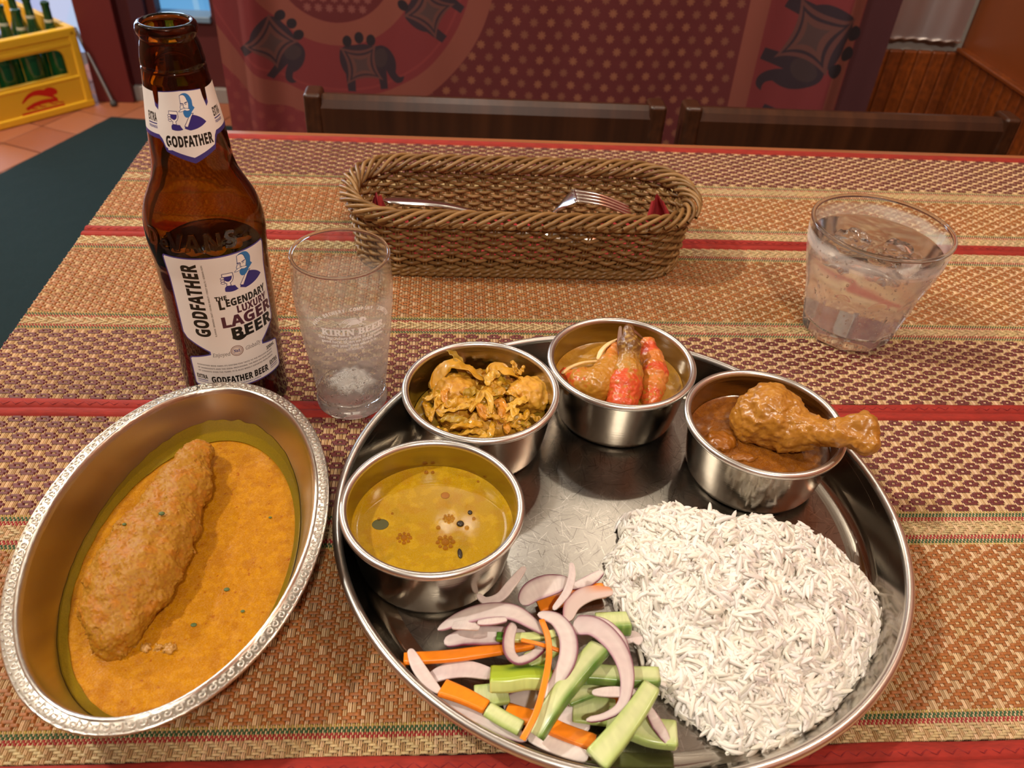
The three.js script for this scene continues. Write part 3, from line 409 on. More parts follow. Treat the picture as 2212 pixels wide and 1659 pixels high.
onion('large purple edged onion crescent next to the lentil bowl', [[-0.0036, 0.013, -0.223], [0.0069, 0.0175, -0.226], [0.0197, 0.021, -0.2272], [0.0311, 0.0225, -0.2252], [0.0398, 0.021, -0.2201], [0.0461, 0.0175, -0.2165]], taper(0.0098, 0.1), { skin: -1, roll: 0.25 });
onion('lower onion crescent with a dark purple corner', [[-0.0006, 0.0105, -0.2176], [0.0095, 0.0125, -0.2194], [0.0223, 0.0135, -0.2192], [0.0377, 0.013, -0.2193]], taper(0.0086, 0.4), { skin: 1, tint: 0.1 });
onion('onion curl bent into a U shape beside the carrot', [[0.0312, 0.021, -0.2203], [0.0285, 0.0215, -0.2127], [0.0285, 0.021, -0.2053], [0.0317, 0.0205, -0.2015], [0.0379, 0.0205, -0.2034], [0.0446, 0.0205, -0.2088]], taper(0.0056, 0.6), { skin: 1, roll: 0.5 });
onion('long onion arc with a purple outer edge in the middle', [[0.0424, 0.0235, -0.2236], [0.0501, 0.026, -0.2187], [0.0541, 0.027, -0.21], [0.0536, 0.0268, -0.1998], [0.0484, 0.0255, -0.1894], [0.0419, 0.022, -0.1827]], taper(0.0072, 0.3), { skin: -1, roll: -0.2 });
onion('wide onion arc sweeping round toward the rice', [[0.058, 0.024, -0.217], [0.0666, 0.0265, -0.2145], [0.0735, 0.0275, -0.2066], [0.0775, 0.027, -0.1965], [0.0776, 0.0255, -0.1862], [0.0741, 0.022, -0.1782], [0.0669, 0.0195, -0.1751], [0.0595, 0.0175, -0.1748]], (v) => lerp(0.0092, 0.0025, smooth(v, 0.1, 1)), { skin: -1, tint: 0.35 });
onion('outer onion arc nested behind the wide one', [[0.065, 0.0185, -0.2244], [0.0731, 0.021, -0.2196], [0.0792, 0.022, -0.2101], [0.081, 0.021, -0.2009]], taper(0.0046, 0.5), { skin: -1, tint: 0.4 });
onion('pinkish onion arc curving up against the rice', [[0.0567, 0.0165, -0.2244], [0.0601, 0.018, -0.2325], [0.0681, 0.018, -0.2383], [0.0809, 0.016, -0.2413]], taper(0.0074, 0.4), { skin: -1, tint: 0.2, color: (cx, cy, v) => mix3(mix3([0.72, 0.56, 0.5], [0.3, 0.04, 0.09], smooth(-cx, 0.6, 0.9) * (1 - v)), [0.72, 0.3, 0.13], smooth(v, 0.5, 0.8) * smooth(-cx, -0.3, 0.6)) });
onion('narrow upright onion sliver standing above the crescents', [[0.0615, 0.0215, -0.2543], [0.061, 0.0215, -0.2468], [0.0579, 0.0195, -0.2386], [0.0508, 0.0165, -0.2306]], taper(0.0034, 0.5), { skin: 0, tint: 0.3 });
onion('purple edged onion slice lying on bare tray by the rice', [[0.0617, 0.0075, -0.2495], [0.0703, 0.0085, -0.2524], [0.0798, 0.0075, -0.2595]], taper(0.0052, 0.3), { skin: 1 });
onion('translucent onion strip leaning over the tray rim side', [[-0.016, 0.0165, -0.2108], [-0.0117, 0.0165, -0.2014], [-0.0071, 0.0155, -0.1953], [-0.0022, 0.0145, -0.1905]], taper(0.0052, 0.3), { skin: 0, tint: 0.35 });
onion('arched onion slice between the carrot stick and the cucumber', [[-0.0072, 0.0095, -0.2002], [0.0007, 0.012, -0.2022], [0.0093, 0.0125, -0.2028], [0.0216, 0.012, -0.2001]], taper(0.0072, 0.5), { skin: 0, tint: 0.55 });
onion('onion slice with purple streaks along the front tray wall', [[-0.0029, 0.0085, -0.196], [0.0056, 0.0095, -0.1868], [0.0174, 0.0095, -0.1799], [0.0267, 0.0085, -0.1758], [0.0348, 0.0078, -0.172]], taper(0.0078, 0.3), { skin: -1 });
onion('big translucent onion slice low at the front', [[0.0257, 0.0055, -0.1885], [0.0361, 0.0065, -0.1903], [0.0493, 0.0068, -0.1866], [0.0616, 0.0058, -0.1761]], taper(0.0115, 0.5), { skin: -1, tint: 0.25 });
onion('short pale onion sliver pointing at the rice', [[0.0625, 0.0225, -0.1844], [0.0701, 0.0235, -0.184], [0.0816, 0.0225, -0.1843]], taper(0.0042, 0.3), { skin: 0, tint: 0.15 });
onion('thin onion sliver at the right end of the salad', [[0.0869, 0.0155, -0.1821], [0.0896, 0.0145, -0.1751], [0.0925, 0.012, -0.1708], [0.0949, 0.0095, -0.1672]], taper(0.0046, 0.3), { skin: 1, tint: 0.2 });
onion('onion ring end tucked against the rice edge', [[0.0838, 0.0085, -0.2189], [0.0885, 0.0095, -0.22], [0.0921, 0.0085, -0.2172]], taper(0.0054, 0.6), { skin: 0, tint: 0.35 });
onion('curled pale onion strand resting against the lentil bowl', [[0.0151, 0.0135, -0.242], [0.0189, 0.0145, -0.2376], [0.0255, 0.0165, -0.238], [0.0318, 0.018, -0.2449], [0.039, 0.0165, -0.2559]], taper(0.0044, 0.4), { skin: 0, tint: 0.1 });
onion('whitish onion slice along the front rim of the tray', [[0.0355, 0.0075, -0.174], [0.0462, 0.0085, -0.169], [0.0596, 0.0085, -0.163]], taper(0.0066, 0.5), { skin: 0, tint: 0 });
onion('small onion chip with a purple line on the crescent', [[0.0143, 0.0245, -0.2185], [0.0205, 0.0255, -0.2185], [0.0278, 0.0245, -0.2201]], taper(0.0034, 0.5), { skin: -1 });
onion('tiny upright onion chip on the large crescent', [[0.0031, 0.0165, -0.2227], [0.0094, 0.0195, -0.2209], [0.0157, 0.0185, -0.2204]], taper(0.0046, 0.6), { skin: 0, tint: 0.05 });

// ---------------------------------------------------------------- rice
{
  const rim = [[0.0939, 0.012, -0.2969], [0.1029, 0.02, -0.3019], [0.1143, 0.024, -0.3034], [0.1264, 0.026, -0.2975], [0.1399, 0.029, -0.2992], [0.1539, 0.031, -0.2947], [0.173, 0.029, -0.2946], [0.1854, 0.024, -0.2864], [0.1994, 0.02, -0.2836], [0.2123, 0.018, -0.2717], [0.2188, 0.015, -0.2519], [0.2167, 0.013, -0.2318], [0.2109, 0.011, -0.2132], [0.1988, 0.008, -0.1975], [0.1849, 0.007, -0.1851], [0.1707, 0.006, -0.1751], [0.1548, 0.005, -0.1679], [0.1359, 0.004, -0.165], [0.1205, 0.004, -0.1662], [0.1131, 0.004, -0.1743], [0.106, 0.004, -0.1819], [0.0969, 0.005, -0.1935], [0.0944, 0.006, -0.2073], [0.0909, 0.008, -0.2231], [0.0855, 0.009, -0.2387], [0.0802, 0.01, -0.2519], [0.0826, 0.011, -0.2691], [0.0924, 0.011, -0.2809]];
  let cx = 0, cz = 0; for (const p of rim) { cx += p[0] / rim.length; cz += p[2] / rim.length; }
  const N = 180, rad = new Float32Array(N).fill(0); rim.forEach((p, i) => { const q = rim[(i + 1) % rim.length]; for (let k = 0; k < 40; k++) { const x = lerp(p[0], q[0], k / 40) - cx, z = lerp(p[2], q[2], k / 40) - cz, a = Math.round((Math.atan2(z, x) + TAU) % TAU / TAU * N) % N; rad[a] = Math.max(rad[a], Math.hypot(x, z)); } });
  for (let i = 0; i < N; i++) if (!rad[i]) rad[i] = rad[(i + N - 1) % N];
  const edge = (a) => { const t = (a + TAU) % TAU / TAU * N, i = Math.floor(t) % N; return lerp(rad[i], rad[(i + 1) % N], t - Math.floor(t)); };
  const top = (x, z) => { const q = Math.hypot(x, z) / edge(Math.atan2(z, x)); if (q >= 1) return 0; const dome = Math.pow(1 - Math.pow(q, 2.6), 0.75), n = fbm((x + 3) * 42, 1, z * 42, 2); return dome * (0.0295 + 0.0105 * n + 0.004 * (-z / 0.06)); };
  const t = tag(new THREE.Group(), 'mound of loose white long grain rice on the steel tray', 'rice', null, 'stuff'); t.name = numbered('rice_mound'); t.position.set(cx, Y + 0.0022, cz); scene.add(t);
  const riceM = phys({ color: C(0.74, 0.7, 0.65), roughness: 0.4 });
  const under = gridGeo(90, 30, (u, v) => { const a = u * TAU, q = edge(a) * 0.985 * v, x = Math.cos(a) * q, z = -Math.sin(a) * q; const e = edge(Math.atan2(z, x)) * 0.985 * v, X = Math.cos(Math.atan2(z, x)) * e, Z = Math.sin(Math.atan2(z, x)) * e; const f = Math.min(1, 0.134 / Math.hypot(X + cx - PLATE.x, Z + cz - PLATE.z)); return [(X + cx - PLATE.x) * f + PLATE.x - cx, Math.max(0.0004, top(X, Z) - 0.0012), (Z + cz - PLATE.z) * f + PLATE.z - cz]; }, true);
  obj('packed_rice', under, std({ color: C(0.8, 0.74, 0.65), roughness: 0.8, side: THREE.DoubleSide }), t);
  const geos = [0.0002, 0.0006, 0.0014].map((bend, k) => { const c = curve([[-0.0046, 0, 0], [-0.0018, 0, bend], [0.0012, 0, bend], [0.0046, 0, -bend * 0.2]]), g = new THREE.TubeGeometry(c, 9, 0.00124, 6), p = g.attributes.position; for (let i = 0; i < p.count; i++) { const s = Math.floor(i / 7) / 9, o = c.getPointAt(s), f = Math.pow(Math.max(0.00001, Math.sin(Math.PI * s)), 0.42); p.setXYZ(i, o.x + (p.getX(i) - o.x) * f, o.y + (p.getY(i) - o.y) * f * 0.88, o.z + (p.getZ(i) - o.z) * f); } g.computeVertexNormals(); return g; });
  const d = new THREE.Object3D(), col = new THREE.Color();
  geos.forEach((g, k) => {
    const n = 2100, im = lit(new THREE.InstancedMesh(g, riceM, n)); im.name = 'grains'; im.userData.kind = 'stuff';
    for (let i = 0; i < n; i++) {
      const a = rnd() * TAU, q = Math.pow(rnd(), 0.45) * edge(a) * (rnd() < 0.02 ? 1.04 : 0.975), x = Math.cos(a) * q, z = Math.sin(a) * q, out = Math.hypot(x + cx - PLATE.x, z + cz - PLATE.z), e = 0.002, h = Math.max(top(x, z), Math.min(0.006, (out - 0.132) * 1.2)), gx = clamp((top(x + e, z) - top(x - e, z)) / (2 * e), -2.2, 2.2), gz = clamp((top(x, z + e) - top(x, z - e)) / (2 * e), -2.2, 2.2);
      const nrm = V(-gx, 1, -gz).normalize(), dir = V(rr(-1, 1), rr(-0.2, 0.25), rr(-1, 1)).addScaledVector(nrm, 0); const nd = dir.dot(nrm); dir.addScaledVector(nrm, -nd + rr(-0.1, 0.2)).normalize();
      const zz = V().crossVectors(dir, nrm).normalize(), yy = V().crossVectors(zz, dir); d.quaternion.setFromRotationMatrix(new THREE.Matrix4().makeBasis(dir, yy, zz)); d.rotateX(rr(-1.4, 1.4));
      const inn = Math.min(1, (0.137 - rnd() * 0.003) / out), X2 = (x + cx - PLATE.x) * inn + PLATE.x - cx, Z2 = (z + cz - PLATE.z) * inn + PLATE.z - cz; if (out > 0.133) d.rotation.set(0, -Math.atan2(Z2 + cz - PLATE.z, X2 + cx - PLATE.x) + Math.PI / 2 + rr(-0.8, 0.8), rr(-0.2, 0.3));
      d.position.set(X2, Math.max(0.0011, h - 0.0012 + rr(-0.0016, 0.0016)), Z2); const s = rr(0.85, 1.2); d.scale.set(s * rr(0.95, 1.35), s, s); d.updateMatrix(); im.setMatrixAt(i, d.matrix); const c = rr(0.93, 1.05); im.setColorAt(i, col.setRGB(c, c * rr(0.97, 1), c * rr(0.9, 1)));
    }
    t.add(im);
  });
}
// ---------------------------------------------------------------- beer bottle
const glassM = phys({ color: C(0.97, 0.985, 0.975), roughness: 0.02, transmission: 1, thickness: 0.002, ior: 1.5, side: THREE.DoubleSide });
const paneM = phys({ color: C(0.96, 0.975, 0.97), roughness: 0.03, transmission: 1, thickness: 0, ior: 1.5, side: THREE.DoubleSide });
const waterM = phys({ color: C(0.98, 0.99, 0.99), roughness: 0.0, transmission: 1, thickness: 0.05, ior: 1.33, side: THREE.DoubleSide });
function smoothProfile(pts, n) { const c = new THREE.SplineCurve(pts.map(([r, y]) => new THREE.Vector2(r, y))); return c.getPoints(n).map((p) => [Math.max(0, p.x), p.y]); }
{
  const bx = -0.1323, bz = -0.4096, t = thing('beer_bottle', 'brown glass beer bottle with white portrait labels, half full', 'bottle', [bx, Y + 0.0003, bz]);
  const face = Math.atan2(-bx, -bz);                    // the direction of the camera seen from the bottle
  t.rotation.y = face;
  const outer = [[0.0285, 0.0], [0.0298, 0.0025], [0.0301, 0.008], [0.0302, 0.025], [0.0301, 0.05], [0.0301, 0.08], [0.0302, 0.098], [0.0306, 0.104], [0.0312, 0.112], [0.0314, 0.118], [0.0308, 0.126], [0.0286, 0.1345], [0.0249, 0.1425], [0.022, 0.149], [0.0202, 0.1565], [0.0195, 0.164], [0.0188, 0.172], [0.0178, 0.181], [0.0166, 0.19], [0.0157, 0.198], [0.015, 0.204]];
  const prof = smoothProfile(outer, 90), radius = (h) => { for (let i = 1; i < prof.length; i++) if (prof[i][1] >= h) return lerp(prof[i - 1][0], prof[i][0], clamp((h - prof[i - 1][1]) / (prof[i][1] - prof[i - 1][1] + 1e-9), 0, 1)); return prof[prof.length - 1][0]; };
  const lip = [[0.0143, 0.2043], [0.0149, 0.2053], [0.015, 0.2066], [0.0146, 0.209], [0.0139, 0.213], [0.0131, 0.216], [0.0127, 0.2172], [0.0131, 0.2182], [0.0139, 0.2196], [0.01415, 0.2212], [0.0137, 0.2232], [0.0125, 0.2244], [0.0112, 0.2243], [0.0101, 0.2232], [0.0096, 0.221]];
  const inner = prof.slice().reverse().filter(([r, y]) => y < 0.2 && y > 0.006).map(([r, y]) => [r - lerp(0.0022, 0.0032, smooth(y, 0.16, 0.2)), y]);
  const brown = phys({ color: C(0.96, 0.9, 0.82), roughness: 0.03, transmission: 1, thickness: 0.003, ior: 1.5, attenuationColor: C(0.45, 0.24, 0.03), attenuationDistance: 0.0028, side: THREE.DoubleSide });
  obj('glass', lathe([[0, 0.002], [0.02, 0.001], ...prof, ...lip, [0.0098, 0.205], ...inner, [0.024, 0.0052], [0.012, 0.0075], [0, 0.0085]], 96), brown, t);
  const level = 0.106, ins = inner.slice().reverse().filter(([r, y]) => y < level - 0.001).map(([r, y]) => [r + 0.00015, y]);
  obj('beer', lathe([[0, 0.0083], [0.012, 0.0073], [0.024, 0.005], ...ins, [radius(level) - 0.0021, level], [radius(level) - 0.0035, level - 0.0006], [0, level - 0.0006]], 96), phys({ color: C(0.95, 0.9, 0.75), roughness: 0.0, transmission: 1, thickness: 0.05, ior: 1.34, attenuationColor: C(0.5, 0.24, 0.03), attenuationDistance: 0.03, side: THREE.DoubleSide }), t);
  const foam = []; for (let i = 0; i < 26; i++) { const a = R(-60 + i * 5.2), q = 0.0215 + 0.002 * Math.sin(i * 1.1); foam.push([Math.sin(a) * q, level + 0.0002, Math.cos(a) * q - 0.012]); }
  obj('foam_trace', strip(foam.map((p) => V(...p)), (v) => 0.002 + 0.003 * Math.abs(Math.sin(v * 9)), 0.0008, { color: () => [0.5, 0.3, 0.07], seg: 50, flat: 0.9 }), std({ vertexColors: true, roughness: 0.6 }), t);
  // labels
  const wrap = (a0, a1, h0, h1, nu, nv, lift) => gridGeo(nu, nv, (u, v) => { const a = R(lerp(a0, a1, u)), h = lerp(h0, h1, v), r = radius(h) + lift; return [Math.sin(a) * r, h, Math.cos(a) * r]; });
  const text = (g, s, x, y, w, h, font = 'bold', fam = 'sans-serif', fill) => { g.save(); g.font = `${font} 100px ${fam}`; if (fill) g.fillStyle = fill; const m = g.measureText(s); g.translate(x, y); g.scale(w / m.width, h / 73); g.textBaseline = 'alphabetic'; g.fillText(s, -m.width / 2, 36); if (font === 'bold' && h > 30) { g.lineWidth = 5; g.lineJoin = 'miter'; g.strokeStyle = g.fillStyle; g.strokeText(s, -m.width / 2, 36); } g.restore(); };
  const man = (g, x, y, s) => {                         // the bearded drinker of the label
    g.save(); g.translate(x, y); g.scale(s, s); g.lineJoin = 'round';
    g.fillStyle = '#332a78'; g.beginPath(); g.moveTo(-18, 96); g.quadraticCurveTo(-8, 62, 28, 26); g.quadraticCurveTo(84, 38, 112, 78); g.quadraticCurveTo(70, 104, 10, 108); g.closePath(); g.fill();
    g.fillStyle = '#e9e2da'; g.beginPath(); g.moveTo(-16, 84); g.lineTo(26, 24); g.lineTo(46, 22); g.lineTo(30, 40); g.lineTo(0, 90); g.closePath(); g.fill(); g.strokeStyle = '#2c2560'; g.lineWidth = 3; g.stroke();
    g.fillStyle = '#2f74b4'; g.beginPath(); g.moveTo(-8, -78); g.quadraticCurveTo(40, -98, 54, -44); g.lineTo(52, -16); g.lineTo(62, -4); g.lineTo(40, 14); g.quadraticCurveTo(24, 46, 2, 40); g.quadraticCurveTo(-10, 34, -10, 12); g.lineTo(8, -10); g.lineTo(24, -30); g.lineTo(16, -58); g.closePath(); g.fill();
    g.fillStyle = '#efe8e0'; g.beginPath(); g.moveTo(-14, -72); g.quadraticCurveTo(14, -84, 22, -58); g.lineTo(30, -30); g.lineTo(26, -6); g.lineTo(10, 2); g.lineTo(-18, 2); g.lineTo(-22, -12); g.lineTo(-16, -26); g.closePath(); g.fill(); g.strokeStyle = '#2d4f86'; g.lineWidth = 3; g.stroke();
    g.strokeStyle = '#23306b'; g.lineWidth = 5; g.beginPath(); g.moveTo(-18, -34); g.lineTo(0, -30); g.moveTo(6, -32); g.lineTo(24, -38); g.stroke(); g.lineWidth = 3; g.beginPath(); g.moveTo(-12, -25); g.lineTo(-3, -24); g.moveTo(9, -25); g.lineTo(19, -28); g.moveTo(1, -28); g.lineTo(-4, -12); g.lineTo(5, -10); g.stroke();
    g.fillStyle = '#f4efe8'; g.beginPath(); g.moveTo(2, -6); g.quadraticCurveTo(-18, -8, -34, 8); g.quadraticCurveTo(-16, 12, 2, 2); g.quadraticCurveTo(18, 12, 34, 2); g.quadraticCurveTo(18, -10, 2, -6); g.fill(); g.strokeStyle = '#2d4f86'; g.lineWidth = 2.5; g.stroke();
    g.fillStyle = '#332a78'; g.beginPath(); g.moveTo(-88, 100); g.quadraticCurveTo(-92, 76, -78, 72); g.lineTo(-40, 76); g.quadraticCurveTo(-34, 92, -26, 100); g.quadraticCurveTo(-56, 112, -88, 100); g.fill();
    g.fillStyle = '#f2ece4'; g.beginPath(); g.moveTo(-92, 4); g.lineTo(-44, 6); g.lineTo(-42, 30); g.quadraticCurveTo(-46, 52, -60, 58); g.lineTo(-58, 74); g.lineTo(-78, 72); g.lineTo(-76, 58); g.quadraticCurveTo(-94, 48, -92, 4); g.fill(); g.strokeStyle = '#2c2560'; g.lineWidth = 3; g.stroke();
    g.fillStyle = '#332a78'; g.beginPath(); g.moveTo(-88, 20); g.lineTo(-48, 22); g.quadraticCurveTo(-50, 48, -68, 50); g.quadraticCurveTo(-86, 46, -88, 20); g.fill();
    g.fillStyle = '#efe8e0'; g.strokeStyle = '#2c2560'; g.lineWidth = 2.5; for (let k = 0; k < 3; k++) { g.beginPath(); g.ellipse(-92, 28 + k * 12, 9, 5.5, 0.2, 0, 7); g.fill(); g.stroke(); }
    g.restore(); };
  const poly = (g, pts) => { g.beginPath(); pts.forEach(([x, y], i) => i ? g.lineTo(x, y) : g.moveTo(x, y)); g.closePath(); };
  const mainTex = canvasTex(1024, 1550, (g, W, H) => {
    const edge = [[34, 30], [980, 30], [996, 60], [996, 890], [980, 930], [800, 1085], [800, 1120], [985, 1180], [1006, 1200], [1006, 1500], [985, 1520], [52, 1520], [36, 1500], [36, 1200], [56, 1180], [270, 1110], [270, 1080], [56, 950], [20, 890], [20, 50]];
    g.clearRect(0, 0, W, H); g.lineJoin = 'round'; g.fillStyle = '#e4dfd9'; poly(g, edge); g.fill(); g.strokeStyle = '#4a3f86'; g.lineWidth = 14; g.stroke();
    g.save(); g.translate(245, 500); g.rotate(-Math.PI / 2); text(g, 'GODFATHER', 0, 0, 810, 138, 'bold', 'sans-serif', '#14120f'); g.fillRect(-430, 62, 40, 30); g.fillRect(-440, 84, 24, 34); text(g, 'FLAVOUR / BREWING CRAFT / DOUBLE BARLEY / FINEST MALTS / GERMAN HOPS', 0, 118, 800, 15, 'bold', 'sans-serif', '#4a4338'); g.restore();
    man(g, 700, 210, 2.0);
    const rot = (s, x, y, w, h, c) => { g.save(); g.translate(x, y); g.rotate(-0.02); text(g, s, 0, 0, w, h, 'bold', 'sans-serif', c); g.restore(); };
    rot('THE', 470, 475, 110, 46, '#1c1916'); rot('L', 462, 545, 60, 104, '#1c1916'); rot('EGENDARY', 720, 532, 440, 78, '#1c1916'); rot('LUXURY', 765, 625, 350, 78, '#4d2433'); rot('LAGER', 705, 740, 560, 118, '#4d2433'); rot('BEER', 730, 880, 470, 124, '#14120f'); g.fillStyle = '#14120f'; g.beginPath(); g.moveTo(500, 930); g.quadraticCurveTo(560, 1010, 640, 950); g.lineTo(640, 925); g.lineTo(560, 925); g.closePath(); g.fill();
    g.strokeStyle = '#7a5a52'; g.lineWidth = 7; g.fillStyle = '#d8c9bb'; g.beginPath(); g.arc(525, 1090, 58, 0, 7); g.fill(); g.stroke(); g.strokeStyle = '#35326e'; g.lineWidth = 3; g.beginPath(); g.arc(525, 1090, 44, 0, 7); g.stroke(); text(g, 'No1', 525, 1090, 62, 34, 'bold', 'serif', '#35326e');
    g.save(); g.translate(370, 1115); g.rotate(-0.05); text(g, 'Enjoyed', 0, 0, 170, 44, 'italic', 'serif', '#3a3330'); g.restore(); g.save(); g.translate(690, 1085); g.rotate(-0.06); text(g, 'Globally', 0, 0, 170, 44, 'italic', 'serif', '#3a3330'); g.restore();
    text(g, '330mL', 895, 1205, 120, 40, 'bold', 'sans-serif', '#1c1916');
    ['GODFATHER BEER OWES ITS DISTINCTIVE TASTE TO THE DELICATE BLEND', 'OF INGREDIENTS AND THE IDEAL PROCESSING. THE BEER HAS WON HEARTS', 'OF LONGISTS OVER THE YEARS. IT IS ALSO WIDELY EXPORTED WORLDWIDE'].forEach((s, i) => text(g, s, 505, 1250 + i * 38, 800, 17, 'bold', 'sans-serif', '#4a4440'));
    text(g, 'GODFATHER BEER', 520, 1425, 590, 76, 'bold', 'sans-serif', '#14120f');
    for (const x of [130, 905]) { text(g, 'EXTRA', x, 1400, 120, 50, 'bold', 'sans-serif', '#26221e'); g.fillStyle = '#3d3a78'; g.fillRect(x - 58, 1440, 116, 9); text(g, 'FRESHNESS', x, 1468, 116, 16, 'bold', 'sans-serif', '#3d3a78'); }
    text(g, 'THE LEGENDARY LUXURY LAGER', 505, 1490, 420, 15, 'bold', 'sans-serif', '#3d3a78');
  });
  const paper = (map) => phys({ map, alphaTest: 0.5, roughness: 0.42, side: THREE.DoubleSide });
  obj('body_label', wrap(-52, 61, 0.0262, 0.117, 60, 40, 0.0002), paper(mainTex), t, 'white printed label around the bottle body');
  const neckTex = canvasTex(1536, 1050, (g, W, H) => {
    const X = (a) => (a + 84) / 168 * W, YY = (h) => (0.1985 - h) / 0.039 * H, edge = (o) => [[X(-84), YY(0.1965)], [X(-47), YY(0.196)], [X(-45), YY(0.1915 - o)], [X(-40), YY(0.19 - o)], [X(-37), YY(0.1925)], [X(-36), YY(0.1965)], [X(0), YY(0.1972)], [X(36), YY(0.1965)], [X(37), YY(0.1925)], [X(40), YY(0.19 - o)], [X(45), YY(0.1915 - o)], [X(47), YY(0.196)], [X(84), YY(0.1965)], [X(84), YY(0.174 + o)], [X(46), YY(0.1733 + o)], [X(41), YY(0.1712 + o)], [X(37), YY(0.1672 + o)], [X(3), YY(0.1622 + o * 1.3)], [X(-35), YY(0.168 + o)], [X(-39), YY(0.1718 + o)], [X(-44), YY(0.1737 + o)], [X(-84), YY(0.174 + o)]];
    g.clearRect(0, 0, W, H); g.fillStyle = '#3d3478'; poly(g, edge(0)); g.fill(); g.fillStyle = '#e4dfd9'; poly(g, edge(0.0022).map(([x, y], i) => [x, i < 13 ? y + (i > 4 && i < 8 ? 10 : 0) : y])); g.fill();
    man(g, X(2), YY(0.1882), 2.45); text(g, 'GODFATHER', X(1), YY(0.1733), 640, 140, 'bold', 'sans-serif', '#14120f'); g.fillRect(X(1) - 275, YY(0.1733) + 48, 34, 58); g.fillRect(X(1) - 305, YY(0.1733) + 92, 46, 26);
    for (const a of [-55, 59]) { text(g, 'EXTRA', X(a), YY(0.184), 180, 110, 'bold', 'sans-serif', '#26221e'); g.fillStyle = '#3d3a78'; g.fillRect(X(a) - 86, YY(0.184) + 76, 172, 16); text(g, 'FRESHNESS', X(a), YY(0.184) + 128, 172, 34, 'bold', 'sans-serif', '#3d3a78'); }
  });
  obj('neck_label', wrap(-84, 84, 0.1595, 0.1985, 64, 30, 0.0002), paper(neckTex), t, 'white neck label with a purple border');
  // raised letters moulded in the shoulder
  const font = await new FontLoader().loadAsync('fonts/droid/droid_sans_bold.typeface.json'), word = [];
  [['D', -58], ['e', -44], ['V', -31], ['A', -15], ['N', 2], ['S', 19]].forEach(([ch, a]) => { const g = new TextGeometry(ch, { font, size: ch === 'e' ? 0.0075 : 0.0095, depth: 0.0009, curveSegments: 5, bevelEnabled: true, bevelThickness: 0.0004, bevelSize: 0.0003, bevelSegments: 2 }); g.computeBoundingBox(); g.translate(-g.boundingBox.max.x / 2, 0, radius(0.118) - 0.0006).rotateX(-0.06).rotateY(R(a)).translate(0, 0.1175, 0); word.push(g); });
  obj('moulded_lettering', word, brown, t);
}
